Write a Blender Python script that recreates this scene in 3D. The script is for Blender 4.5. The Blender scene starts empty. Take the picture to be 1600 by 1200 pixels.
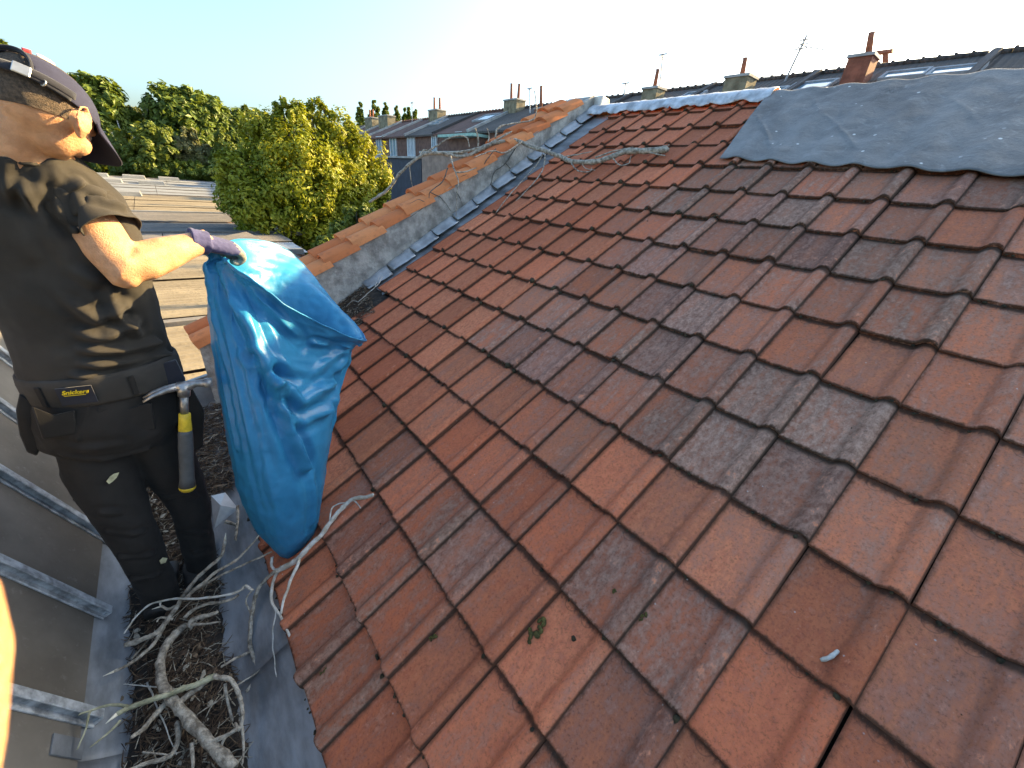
import bpy, math, random
import numpy as np
from mathutils import Vector, Matrix, noise as mn

random.seed(7); rng = np.random.default_rng(7)
scn = bpy.context.scene
COL = scn.collection
R = math.radians

# ------------------------------------------------------------------ camera
# world: Y runs along the eaves (away from the viewer), X towards the ridge, Z up; phone lens at the origin
CX = Vector((0.78011759, -0.62060986, 0.07911982))      # right
CD = Vector((-0.22407046, -0.39523049, -0.89083404))    # down
CF = Vector((0.58413095, 0.6772269, -0.44738659))       # forward
FPX = 622.0
cd = bpy.data.cameras.new('camera'); cam = bpy.data.objects.new('camera', cd); COL.objects.link(cam)
cam.matrix_world = Matrix(((CX.x, -CD.x, -CF.x, 0), (CX.y, -CD.y, -CF.y, 0), (CX.z, -CD.z, -CF.z, 0), (0, 0, 0, 1)))
cd.sensor_width = 36; cd.lens = FPX / 1600 * 36; cd.clip_start = 0.01; cd.clip_end = 3000
cd.dof.use_dof = True; cd.dof.focus_distance = 2.6; cd.dof.aperture_fstop = 22
scn.camera = cam

# ------------------------------------------------------------------ sky, sun, exposure
SUN = Vector((0.930, -0.10, 0.350)).normalized()
w = bpy.data.worlds.new('World'); scn.world = w; w.use_nodes = True
nt = w.node_tree; nt.nodes.clear()
sky = nt.nodes.new('ShaderNodeTexSky'); sky.sky_type = 'NISHITA'; sky.sun_disc = False
sky.sun_elevation = math.asin(SUN.z); sky.sun_rotation = math.atan2(SUN.x, SUN.y)
sky.air_density = 1.0; sky.dust_density = 4.0; sky.ozone_density = 7.0
bg = nt.nodes.new('ShaderNodeBackground'); bg.inputs['Strength'].default_value = 0.15
out = nt.nodes.new('ShaderNodeOutputWorld')
nt.links.new(sky.outputs[0], bg.inputs[0]); nt.links.new(bg.outputs[0], out.inputs[0])
sl = bpy.data.lights.new('sun', 'SUN'); sl.energy = 4.4; sl.angle = R(0.55); sl.color = (1.0, 0.80, 0.52)
so = bpy.data.objects.new('sun', sl); COL.objects.link(so)
so.rotation_euler = (-SUN).to_track_quat('-Z', 'Y').to_euler()
scn.view_settings.view_transform = 'Standard'; scn.view_settings.look = 'None'
scn.view_settings.exposure = 2.2;
scn.view_settings.use_white_balance = True; scn.view_settings.white_balance_temperature = 9200; scn.view_settings.white_balance_tint = 4
scn.view_settings.gamma = 1.0 # scn.view_settings.gamma = 1.0
scn.cycles.max_bounces = 6; scn.cycles.use_denoising = True

# ------------------------------------------------------------------ helpers
def at(px, py, Y=None, X=None, Z=None):
    """a sight line of the photograph cut at a chosen distance -> a point of the place"""
    d = CX * (px - 800) + CD * (py - 600) + CF * FPX
    if Y is not None: return d * (Y / d.y)
    if X is not None: return d * (X / d.x)
    return d * (Z / d.z)

def tag(o, label=None, cat=None, group=None, kind=None):
    if label: o['label'] = label
    if cat: o['category'] = cat
    if group: o['group'] = group
    if kind: o['kind'] = kind
    return o

def empty(name, loc, label=None, cat=None, group=None):
    o = bpy.data.objects.new(name, None); COL.objects.link(o); o.location = loc; o.empty_display_size = .1
    return tag(o, label, cat, group)

def link(name, me, mat=None, parent=None):
    if mat is not None and not me.materials: me.materials.append(mat)
    o = bpy.data.objects.new(name, me); COL.objects.link(o)
    if parent is not None:
        o.parent = parent
        par = parent; off = Vector((0, 0, 0))
        while par is not None: off += par.location; par = par.parent
        o.location = -off                                   # parts are written in world coordinates
    return o

def np_mesh(name, V, F, smooth=True):
    V = np.asarray(V, dtype=np.float32); F = np.asarray(F, dtype=np.int32)
    me = bpy.data.meshes.new(name); k = F.shape[1]
    me.vertices.add(len(V)); me.vertices.foreach_set('co', V.ravel())
    me.loops.add(F.size); me.loops.foreach_set('vertex_index', F.ravel())
    me.polygons.add(len(F)); me.polygons.foreach_set('loop_start', np.arange(0, F.size, k, dtype=np.int32))
    me.polygons.foreach_set('loop_total', np.full(len(F), k, dtype=np.int32))
    me.polygons.foreach_set('use_smooth', np.full(len(F), smooth))
    me.update(calc_edges=True); me.validate()
    return me

class MB:
    def __init__(s): s.v = []; s.f = []; s.m = []
    def add(s, verts, faces, mi=0):
        b = len(s.v); s.v += [tuple(p) for p in verts]
        for f in faces: s.f.append(tuple(b + i for i in f)); s.m.append(mi)
        return s
    def box(s, c, size, ax=None, mi=0):
        c = Vector(c); hx, hy, hz = size[0] / 2, size[1] / 2, size[2] / 2
        A = ax or (Vector((1, 0, 0)), Vector((0, 1, 0)), Vector((0, 0, 1)))
        vs = [c + A[0] * (x * hx) + A[1] * (y * hy) + A[2] * (z * hz) for z in (-1, 1) for y in (-1, 1) for x in (-1, 1)]
        return s.add(vs, [(0, 2, 3, 1), (4, 5, 7, 6), (0, 1, 5, 4), (2, 6, 7, 3), (0, 4, 6, 2), (1, 3, 7, 5)], mi)
    def hexa(s, p, mi=0):   # 4 bottom + 4 top corners, same order
        return s.add(p, [(3, 2, 1, 0), (4, 5, 6, 7), (0, 1, 5, 4), (1, 2, 6, 5), (2, 3, 7, 6), (3, 0, 4, 7)], mi)
    def tube(s, pts, rad, seg=8, side=None, mi=0, cap=True):
        pts = [Vector(p) for p in pts]; n = len(pts); vs = []
        if not isinstance(rad, list): rad = [rad] * n
        sd = None
        for i in range(n):
            t = (pts[min(i + 1, n - 1)] - pts[max(i - 1, 0)])
            t = t.normalized() if t.length > 1e-9 else Vector((0, 0, 1))
            if side is not None: sd0 = Vector(side)
            elif sd is not None: sd0 = sd
            else: sd0 = Vector((0, 0, 1)) if abs(t.z) < .9 else Vector((1, 0, 0))
            sd = (sd0 - t * sd0.dot(t)).normalized(); b = t.cross(sd)
            ra, rb = rad[i] if isinstance(rad[i], (list, tuple)) else (rad[i], rad[i])
            for k in range(seg):
                a = 2 * math.pi * k / seg
                vs.append(pts[i] + sd * (ra * math.cos(a)) + b * (rb * math.sin(a)))
        fs = [(i * seg + k, i * seg + (k + 1) % seg, (i + 1) * seg + (k + 1) % seg, (i + 1) * seg + k) for i in range(n - 1) for k in range(seg)]
        if cap: fs += [tuple(range(seg - 1, -1, -1)), tuple((n - 1) * seg + k for k in range(seg))]
        return s.add(vs, fs, mi)
    def ball(s, c, r, ax=None, nu=14, nv=9, mi=0):
        c = Vector(c); r = r if isinstance(r, (list, tuple)) else (r, r, r)
        A = ax or (Vector((1, 0, 0)), Vector((0, 1, 0)), Vector((0, 0, 1)))
        vs = [c + A[2] * r[2]]
        for j in range(1, nv):
            th = math.pi * j / nv
            for i in range(nu):
                ph = 2 * math.pi * i / nu
                vs.append(c + A[0] * (r[0] * math.sin(th) * math.cos(ph)) + A[1] * (r[1] * math.sin(th) * math.sin(ph)) + A[2] * (r[2] * math.cos(th)))
        vs.append(c - A[2] * r[2]); L = len(vs) - 1
        fs = [(0, 1 + i, 1 + (i + 1) % nu) for i in range(nu)]
        for j in range(nv - 2):
            for i in range(nu):
                a = 1 + j * nu; fs.append((a + i, a + nu + i, a + nu + (i + 1) % nu, a + (i + 1) % nu))
        fs += [(L, 1 + (nv - 2) * nu + (i + 1) % nu, 1 + (nv - 2) * nu + i) for i in range(nu)]
        return s.add(vs, fs, mi)
    def mesh(s, name, smooth=False):
        me = bpy.data.meshes.new(name); me.from_pydata(s.v, [], s.f); me.update()
        me.polygons.foreach_set('use_smooth', np.full(len(s.f), smooth))
        me.polygons.foreach_set('material_index', np.array(s.m, dtype=np.int32))
        return me
    def build(s, name, mat=None, parent=None, smooth=False):
        me = s.mesh(name, smooth)
        if isinstance(mat, (list, tuple)):
            for m in mat: me.materials.append(m)
            mat = None
        return link(name, me, mat, parent)

def remeshed(mb, voxel, smooth=4, fac=.5):
    me = mb.mesh('tmp'); o = bpy.data.objects.new('tmp', me); COL.objects.link(o)
    m = o.modifiers.new('r', 'REMESH'); m.mode = 'VOXEL'; m.voxel_size = voxel
    if smooth: m2 = o.modifiers.new('s', 'SMOOTH'); m2.factor = fac; m2.iterations = smooth
    dg = bpy.context.evaluated_depsgraph_get(); dg.update()
    r = bpy.data.meshes.new_from_object(o.evaluated_get(dg))
    bpy.data.objects.remove(o); bpy.data.meshes.remove(me)
    r.polygons.foreach_set('use_smooth', np.full(len(r.polygons), True))
    r.materials.clear()
    return r

def get_vn(me):
    n = len(me.vertices); P = np.empty(n * 3, np.float32); N = np.empty(n * 3, np.float32)
    me.vertices.foreach_get('co', P); me.vertices.foreach_get('normal', N)
    return P.reshape(-1, 3), N.reshape(-1, 3)
def set_v(me, P):
    me.vertices.foreach_set('co', np.asarray(P, np.float32).ravel()); me.update()

def seg_dist(P, pts):
    best = np.full(len(P), 1e9)
    for a, b in zip(pts[:-1], pts[1:]):
        a = np.array(a); b = np.array(b); ab = b - a; t = np.clip(((P - a) @ ab) / (ab @ ab), 0, 1)
        best = np.minimum(best, np.linalg.norm(P - (a + t[:, None] * ab), axis=1))
    return best
def creases(me, lines, noise_amp=0, noise_scale=10, stretch=(1, 1, 1)):
    P, N = get_vn(me); D = np.zeros(len(P))
    for pts, wd, h in lines:
        d = seg_dist(P, [tuple(p) for p in pts])
        D += h * np.exp(-(d / wd) ** 2) - .45 * h * np.exp(-((d - 1.9 * wd) / wd) ** 2)
    if noise_amp:
        st = np.array(stretch) * noise_scale
        D += np.array([mn.fractal(Vector(p), 1.0, 2.0, 3) for p in (P * st)]) * noise_amp
    set_v(me, P + N * D[:, None])

def catmull(pts, sub):
    pts = [Vector(p) for p in pts]; out_ = []
    for i in range(len(pts) - 1):
        p0 = pts[max(i - 1, 0)]; p1 = pts[i]; p2 = pts[i + 1]; p3 = pts[min(i + 2, len(pts) - 1)]
        for k in range(sub):
            t = k / sub
            out_.append(.5 * ((2 * p1) + (p2 - p0) * t + (2 * p0 - 5 * p1 + 4 * p2 - p3) * t * t + (3 * p1 - p0 - 3 * p2 + p3) * t ** 3))
    out_.append(pts[-1]); return out_

# ------------------------------------------------------------------ materials
class NT:
    def __init__(s, name):
        s.m = bpy.data.materials.new(name); s.m.use_nodes = True; s.t = s.m.node_tree
        s.b = s.t.nodes['Principled BSDF']; s.o = s.t.nodes['Material Output']
    def n(s, typ, **kw):
        nd = s.t.nodes.new('ShaderNode' + typ)
        for k, v in kw.items(): setattr(nd, k, v)
        return nd
    def L(s, a, b): s.t.links.new(a, b)
    def val(s, sock, v):
        if hasattr(v, 'is_output'): s.L(v, sock)
        else: sock.default_value = v
    def math(s, op, a, b=0.0, c=None, clamp=False):
        nd = s.n('Math', operation=op, use_clamp=clamp); s.val(nd.inputs[0], a); s.val(nd.inputs[1], b)
        if c is not None: s.val(nd.inputs[2], c)
        return nd.outputs[0]
    def mix(s, f, a, b, typ='MIX'):
        nd = s.n('Mix', data_type='RGBA', blend_type=typ); s.val(nd.inputs[0], f)
        s.val(nd.inputs[6], a if hasattr(a, 'is_output') else (*a, 1)); s.val(nd.inputs[7], b if hasattr(b, 'is_output') else (*b, 1))
        return nd.outputs[2]
    def noise(s, vec, scale, detail=4, rough=.55, dist=0.0):
        nd = s.n('TexNoise'); s.val(nd.inputs['Scale'], scale); nd.inputs['Detail'].default_value = detail
        nd.inputs['Roughness'].default_value = rough; nd.inputs['Distortion'].default_value = dist
        if vec is not None: s.L(vec, nd.inputs['Vector'])
        return nd.outputs[0]
    def ramp(s, f, lo, hi, a=0.0, b=1.0):
        nd = s.n('MapRange', interpolation_type='SMOOTHSTEP'); s.val(nd.inputs[0], f)
        for i, v in zip((1, 2, 3, 4), (lo, hi, a, b)): s.val(nd.inputs[i], v)
        return nd.outputs[0]
    def bump(s, h, strength=.3, dist=.01):
        nd = s.n('Bump'); nd.inputs['Strength'].default_value = strength; nd.inputs['Distance'].default_value = dist
        s.L(h, nd.inputs['Height']); s.L(nd.outputs[0], s.b.inputs['Normal'])
    def coord(s, which='Object'): return s.n('TexCoord').outputs[which]
    def set(s, **kw):
        for k, v in kw.items(): s.val(s.b.inputs[k.replace('_', ' ')], (*v, 1) if isinstance(v, tuple) else v)

def simple(name, col, rough=.6, var=.25, scale=6, bump=0.0, bscale=40, col2=None, metal=0.0, spec=.5, stretch=None):
    t = NT(name); c = t.coord()
    if stretch:
        mp = t.n('Mapping'); mp.inputs['Scale'].default_value = stretch; t.L(c, mp.inputs[0]); c = mp.outputs[0]
    f = t.ramp(t.noise(c, scale, 6, .6), .3, .7)
    t.set(Base_Color=t.mix(f, tuple(x * (1 - var) for x in col), col2 or tuple(min(1, x * (1 + var)) for x in col)), Roughness=rough, Metallic=metal)
    t.b.inputs['Specular IOR Level'].default_value = spec
    if bump: t.bump(t.noise(c, bscale, 5, .65), bump, .01)
    return t.m

W = .1632 * 1.24                                           # cover width of a roof tile
def tile_material():
    t = NT('clay_tile'); oc = t.coord()
    wear = t.n('Attribute', attribute_type='OBJECT', attribute_name='wear').outputs['Fac']
    seed = t.n('ObjectInfo').outputs['Random']
    off = t.n('CombineXYZ'); t.L(t.math('MULTIPLY', seed, 37.0), off.inputs[0]); t.L(t.math('MULTIPLY', seed, 91.0), off.inputs[1]); t.L(t.math('MULTIPLY', seed, 13.0), off.inputs[2])
    va = t.n('VectorMath', operation='ADD'); t.L(oc, va.inputs[0]); t.L(off.outputs[0], va.inputs[1]); p = va.outputs[0]
    # streaks run down the slope
    mp = t.n('Mapping'); mp.inputs['Scale'].default_value = (2.3, .42, 1); t.L(p, mp.inputs[0])
    n_big = t.noise(mp.outputs[0], 9, 5, .6, .4); mp2 = t.n('Mapping'); mp2.inputs['Scale'].default_value = (1.3, .75, 1); t.L(p, mp2.inputs[0]); n_mid = t.noise(mp2.outputs[0], 46, 7, .74); n_fine = t.noise(p, 125, 6, .82)
    tone = t.math('FRACT', t.math('MULTIPLY', seed, 17.31))
    clean = t.mix(tone, (.60, .155, .072), (.66, .21, .105))
    clean = t.mix(t.ramp(n_mid, .38, .72), clean, (.47, .115, .060))
    grey = t.mix(t.ramp(n_mid, .3, .7), (.15, .083, .060), (.44, .27, .195))
    grey = t.mix(t.math('FRACT', t.math('MULTIPLY', seed, 5.77)), grey, t.mix(t.ramp(n_mid, .3, .7), (.165, .072, .056), (.46, .23, .168)))
    pos = t.n('NewGeometry').outputs['Position']
    n_world = t.noise(pos, 1.5, 4, .6, .3)
    # wear attribute moves the threshold of the grime
    g = t.math('ADD', t.math('ADD', t.math('MULTIPLY', n_big, .70), t.math('MULTIPLY', n_world, .30)), t.math('MULTIPLY', t.math('SUBTRACT', n_mid, .5), .55))
    sx = t.n('SeparateXYZ'); t.L(oc, sx.inputs[0]); roll = t.ramp(sx.outputs[0], W - .066, W - .045)
    g = t.math('ADD', g, t.math('MULTIPLY', t.math('MULTIPLY', roll, wear), t.math('MULTIPLY', wear, .16)))
    lo = t.math('SUBTRACT', .76, t.math('MULTIPLY', wear, .66)); hi = t.math('ADD', lo, .46)
    gm = t.math('MULTIPLY', t.ramp(g, lo, hi), .93)
    col = t.mix(gm, clean, grey)
    tb = t.math('ADD', .76, t.math('MULTIPLY', t.math('FRACT', t.math('MULTIPLY', seed, 29.7)), .42))
    cb = t.n('CombineXYZ'); [t.L(tb, cb.inputs[q_]) for q_ in range(3)]
    col = t.mix(1.0, col, cb.outputs[0], 'MULTIPLY')
    # flaked patches of fresh clay on the rolls
    flake = t.math('MULTIPLY', t.ramp(t.math('ADD', n_mid, t.math('MULTIPLY', t.noise(p, 16, 3), .5)), .84, .93), t.math('ADD', .3, t.math('MULTIPLY', roll, .55)))
    col = t.mix(flake, col, (.68, .24, .13))
    # ragged darker bands: lower lip, side laps, roll foot, below the tile above
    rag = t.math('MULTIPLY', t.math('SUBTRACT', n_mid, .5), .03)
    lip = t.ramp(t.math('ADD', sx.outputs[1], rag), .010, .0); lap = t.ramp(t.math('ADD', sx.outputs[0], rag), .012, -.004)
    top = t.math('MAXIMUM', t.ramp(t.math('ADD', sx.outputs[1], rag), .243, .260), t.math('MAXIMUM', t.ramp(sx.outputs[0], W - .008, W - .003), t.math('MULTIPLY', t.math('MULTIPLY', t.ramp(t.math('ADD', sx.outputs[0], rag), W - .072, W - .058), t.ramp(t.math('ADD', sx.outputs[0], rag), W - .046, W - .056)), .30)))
    edge_dark = t.math('MULTIPLY', t.math('MAXIMUM', t.math('MAXIMUM', lip, lap), top), .85)
    col = t.mix(edge_dark, col, (.034, .024, .017))
    # nib scars: two faint half rings under the tile above
    for cx in (.045, .105):
        dx = t.math('SUBTRACT', sx.outputs[0], cx); dy = t.math('SUBTRACT', sx.outputs[1], .258)
        d = t.math('SQRT', t.math('ADD', t.math('MULTIPLY', dx, dx), t.math('MULTIPLY', dy, dy)))
        ring = t.math('SUBTRACT', 1.0, t.math('ABSOLUTE', t.math('DIVIDE', t.math('SUBTRACT', d, .0185), .0022)), clamp=True)
        col = t.mix(t.math('MULTIPLY', ring, .45), col, (.05, .035, .03))
    # speckle, pale lichen dots and droppings
    col = t.mix(t.ramp(n_fine, .50, .66, 0, .9), col, t.mix(.55, col, (.05, .03, .022)))
    col = t.mix(t.ramp(n_fine, .42, .26, 0, .45), col, (.66, .42, .30))
    vo = t.n('TexVoronoi'); vo.inputs['Scale'].default_value = 46; t.L(p, vo.inputs['Vector'])
    dot = t.math('MULTIPLY', t.ramp(vo.outputs['Distance'], .13, .05), t.ramp(t.noise(p, 21, 2), .60, .68))
    col = t.mix(t.math('MULTIPLY', dot, .7), col, (.5, .48, .44))
    t.set(Base_Color=col, Roughness=t.math('ADD', .62, t.math('MULTIPLY', n_mid, .25)))
    t.b.inputs['Specular IOR Level'].default_value = .10
    t.bump(t.math('ADD', t.math('MULTIPLY', n_fine, .45), n_mid), .45, .005)
    return t.m
M = {}
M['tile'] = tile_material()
def coping_mat():
    t = NT('coping_clay'); c = t.coord(); sd = t.n('ObjectInfo').outputs['Random']; n1 = t.noise(c, 11, 5, .65); n2 = t.noise(c, 90, 5, .75)
    col = t.mix(sd, (.56, .15, .055), (.72, .25, .10)); col = t.mix(t.ramp(n1, .45, .75, 0, .7), col, (.36, .12, .06)); col = t.mix(t.ramp(n2, .55, .75, 0, .5), col, (.20, .09, .06))
    t.set(Base_Color=col, Roughness=.8); t.b.inputs['Specular IOR Level'].default_value = .12; t.bump(n2, .4, .005); return t.m
M['coping'] = coping_mat()
M['lead'] = simple('weathered_lead', (.15, .155, .16), .45, .35, 4, .15, 30, (.30, .31, .32), .0, .5, stretch=(2.5, .8, 1))
M['zinc'] = simple('zinc_sheet', (.30, .31, .32), .40, .2, 7, .1, 40, (.48, .49, .50), .2)
M['ridge_metal'] = simple('painted_ridge_lead', (.46, .47, .49), .45, .3, 12, .2, 50, (.70, .71, .73))
M['render'] = simple('cement_render', (.34, .32, .285), .9, .42, 9, .9, 55, (.54, .51, .46))
M['whitewash'] = simple('whitewash', (.68, .66, .61), .85, .2, 9, .6, 40)
M['soil'] = simple('leaf_mould', (.030, .022, .016), .95, .5, 24, .9, 90)
M['moss'] = simple('dark_moss', (.045, .032, .014), .95, .5, 60, .6, 200)
M['green_moss'] = simple('green_moss', (.085, .068, .016), .95, .5, 60, .6, 200)
M['bark'] = simple('dry_bark', (.30, .235, .17), .85, .5, 45, .9, 150, (.58, .50, .40))
M['pale_wood'] = simple('pale_dry_wood', (.52, .45, .35), .75, .35, 35, .4, 140, (.60, .58, .53))
M['green_bark'] = simple('greenish_bark', (.30, .28, .16), .75, .35, 30, .4, 120, (.46, .43, .29))
M['cut_wood'] = simple('cut_wood', (.66, .60, .48), .7, .15, 30)

# ------------------------------------------------------------------ ground
GZ = -4.7
def ground():
    m = simple('ground_earth', (.10, .10, .06), .95, .4, .6, .3, 8, (.16, .15, .09))
    me = np_mesh('ground', [(-900, -700, GZ), (900, -700, GZ), (900, 1300, GZ), (-900, 1300, GZ)], [(0, 1, 2, 3)])
    tag(link('ground', me, m), kind='structure')
ground()

# ------------------------------------------------------------------ the tiled roof
S = 1.24; TH = R(31.443)
VV = Vector((math.cos(TH), 0, math.sin(TH))); NN = Vector((-math.sin(TH), 0, math.cos(TH))); O0 = -NN * S
def roof(u, v, h=0.0): return O0 + Vector((0, u, 0)) + VV * v + NN * h
G = .2131 * S; W = .1632 * S                              # gauge and cover width of one tile
V0 = .012 * S; U0 = .046 * S
VE = -.605 * S; VR = 2.665 * S                           # eave and ridge along the slope
WALL_Y = 3.19
def wall_y(x): return 2.98 + .0752 * (x - .44)             # the party wall stands slightly askew
root_roof = empty('tiled_roof', roof(0, VE), 'weathered red clay tile roof slope filling the right of the picture', 'roof')

def tile_profile():
    w_ = W
    return [(.0, .0025), (.006, .0005), (.05, -.0010), (.10, -.0006), (w_ - .066, .0006), (w_ - .057, .0040), (w_ - .050, .0120), (w_ - .042, .0205),
            (w_ - .032, .0255), (w_ - .021, .0250), (w_ - .010, .0185), (w_ - .0018, .0070), (w_ + .0002, -.007)]
def tile_mesh(name, seed):
    r = random.Random(seed); pr = tile_profile(); n = len(pr); Ls = G + .055
    ys = [-.0005, .0022, .03, G * .5, G, Ls]
    lipz = [-.0042, 0, 0, 0, 0, 0]
    vs = []; fs = []
    for j, y in enumerate(ys):
        for i, (x, z) in enumerate(pr):
            e = 0
            if j < 2: e = .0018 * mn.noise(Vector((x * 40 + seed * 9, seed, 0)))
            if j < 2 and r.random() < .06: e += .004
            til = .0175 * (1 - y / Ls) - .006                # lower lip rides on the tile below
            vs.append((x, y + e, z * (1.0 if j else .93) + til + lipz[j]))
    for j in range(len(ys) - 1):
        for i in range(n - 1):
            a = j * n + i; fs.append((a, a + 1, a + n + 1, a + n))
    b = len(vs)
    for i, (x, z) in enumerate(pr): vs.append((x, .005, z - .018 + .0085))   # front lip, down to the tile below
    for i in range(n - 1): fs.append((b + i, b + i + 1, i + 1, i))
    me = bpy.data.meshes.new(name); me.from_pydata(vs, [], fs); me.update()
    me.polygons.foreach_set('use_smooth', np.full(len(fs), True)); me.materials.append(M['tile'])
    me.set_sharp_from_angle(angle=R(50))
    return me
TILES = [tile_mesh('tile', s) for s in range(6)]
rotm = Matrix((( 0, VV.x, NN.x), (-1, VV.y, NN.y), (0, VV.z, NN.z)))      # local x = -Y, y = up the slope, z = normal
def wear_at(u, v):
    k = u / S; q = v / S
    wv = float(np.interp(k, [0, .5, .75, 1.05, 1.35, 1.7, 2.4], [.78, .82, .96, .92, .60, .20, .08]))
    if q < .3: wv = min(wv, .66 if k < 1.2 else .40)
    if q > 1.9 and k > 1.0: wv -= .2
    return wv + random.uniform(-.22, .16) * (1 if k < 1.5 else .7)
n_t = 0
roll_ends = []
for row in range(-3, 13):
    v = V0 + row * G if row > -3 else VE
    if v > VR - .05: break
    for k in range(-9, 15):
        u_left = U0 + (k + 1) * W
        lim = 2.40 * S if v > .42 * S else (2.21 * S if v > .1 * S else 2.92)
        if u_left > lim or u_left > WALL_Y - .02: continue
        if v + G < VE: continue
        if v > 2.02 * S and u_left < 1.0 * S: continue        # under the grey sheet
        # drop what lies outside the picture on the near side
        c = roof(u_left - W / 2, v + G / 2); q = c.dot(CF)
        if q < .05: continue
        px = c.dot(CX) / q * FPX + 800; py = c.dot(CD) / q * FPX + 600
        if px > 2500 or py > 1750: continue
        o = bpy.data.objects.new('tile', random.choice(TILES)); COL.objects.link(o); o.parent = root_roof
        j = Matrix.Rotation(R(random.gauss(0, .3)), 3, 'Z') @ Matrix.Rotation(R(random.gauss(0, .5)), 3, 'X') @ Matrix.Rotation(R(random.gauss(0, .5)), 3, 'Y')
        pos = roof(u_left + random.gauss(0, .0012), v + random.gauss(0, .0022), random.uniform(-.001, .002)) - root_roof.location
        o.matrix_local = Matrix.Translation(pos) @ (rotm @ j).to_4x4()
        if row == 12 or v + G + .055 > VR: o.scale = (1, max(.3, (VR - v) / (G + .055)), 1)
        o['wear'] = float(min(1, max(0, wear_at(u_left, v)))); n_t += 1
        roll_ends.append((u_left - W + .030, v))
print('tiles', n_t)
def roof_under():
    mb = MB(); k = M['soil']
    a, b = -2.2, WALL_Y
    mb.add([roof(a, VE + .02, -.035), roof(b, VE + .02, -.035), roof(b, VR, -.035), roof(a, VR, -.035)], [(0, 1, 2, 3)])
    mb.build('underlay', k, root_roof)
    mb = MB(); rz = roof(0, VR, 0)                            # the far slope beyond the ridge
    for i in range(24):
        t0, t1 = i / 24, (i + 1) / 24; z0 = rz.z - t0 * 2.2 + .015; z1 = rz.z - t1 * 2.2
        x0 = rz.x + t0 * 3.6; x1 = rz.x + t1 * 3.6
        mb.add([(x0, -1.6, z0), (x1, -1.6, z1), (x1, WALL_Y, z1), (x0, WALL_Y, z0)], [(0, 1, 2, 3)])
    mb.build('far_slope', M['coping'], root_roof)
roof_under()
def moss_lumps():
    mb = MB(); r = random.Random(3)
    def lump(p, s):
        b = len(mb.v); mb.ball(p, (s, s * r.uniform(.8, 1.3), s * r.uniform(.6, .9)), (Vector((0, 1, 0)), VV, NN), 7, 5)
        for i in range(b, len(mb.v)):
            d = Vector(mb.v[i]) - p; mb.v[i] = tuple(p + d * r.uniform(.65, 1.35))
    for u, v in roll_ends:
        k = u / S
        pz = .92 if (k > .75 and v > .35 * S) else .28
        if r.random() < pz:
            s = r.uniform(.007, .0135) * (1.15 if k > .9 else .6)
            lump(roof(u + r.uniform(-.012, .008), v - r.uniform(.002, .010), .026), s)
            if k > .8 and r.random() < .7: lump(roof(u - .028, v - .006, .004), s * .8)
        for q in range(r.randint(1, 4)):
            lump(roof(u + r.uniform(.02, .17), v - r.uniform(.0, .005), .004), r.uniform(.0025, .006))
    tag(mb.build('moss', M['moss'], root_roof, True), kind='stuff')
moss_lumps()
def roof_small():
    r = random.Random(11)
    # nail holes, drawn as dark discs, and lichen spots the photograph shows, on the surface of the tiles
    for px, py, s, big in ((1284, 694, .010, 1), (1103, 1007, .012, 1), (896, 998, .013, 1), (876, 1094, .009, 1), (653, 772, .011, 1), (611, 735, .010, 1), (664, 746, .006, 0),
                       (721, 890, .006, 0), (758, 860, .004, 0), (595, 819, .008, 1), (1012, 346, .010, 1), (736, 512, .007, 1), (1330, 670, .004, 0), (898, 528, .004, 0), (912, 710, .004, 0), (1500, 1117, .010, 0), (890, 1172, .006, 1), (660, 1122, .005, 1)):
        d = at(px, py, 1); t = -S / d.dot(NN); p = d * t + NN * .0085; mb = MB(); vs = [p + NN * .0012]
        for i in range(9):
            a = i / 9 * 6.283; rr = s * .72 * r.uniform(.75, 1.15); vs.append(p + Vector((0, 1, 0)) * (math.cos(a) * rr) + VV * (math.sin(a) * rr) - NN * .012)
        mb.add(vs, [(0, 1 + i, 1 + (i + 1) % 9) for i in range(9)]); mb.build('hole_lichen_spot', M['moss'], root_roof, True)
    for px, py, sx, sy in ((836, 985, .045, .018), (1003, 965, .03, .008), (506, 1050, .012, .006), (678, 997, .02, .008), (960, 925, .01, .006)):
        d = at(px, py, 1); t = -S / d.dot(NN); p = d * t + NN * .006; mb = MB()
        for i in range(12):
            q = p + VV * r.gauss(0, sx * .4) + Vector((0, 1, 0)) * r.gauss(0, sy * .4)
            mb.ball(q, (r.uniform(.3, .6) * sy, r.uniform(.3, .6) * sy, .006), (Vector((0, 1, 0)), VV, NN), 7, 5)
        tag(mb.build('moss_cushion', M['green_moss'], root_roof, True), 'mossy cushion in the joint between two tiles')
roof_small()
d = at(1296, 1030, 1); t = -S / d.dot(NN); p = d * t + NN * .016
mb = MB(); mb.tube(catmull([p - VV * .018 + Vector((0, .012, 0)), p + Vector((0, .002, 0)), p + VV * .024 - Vector((0, .004, 0))], 4), [.0035, .0042, .005, .0042, .0045, .005, .004, .0042, .003], 7)
tag(mb.build('twig_stub', M['pale_wood'], None, True), 'short pale stick lying alone on the lower right tiles', 'stick')

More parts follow.
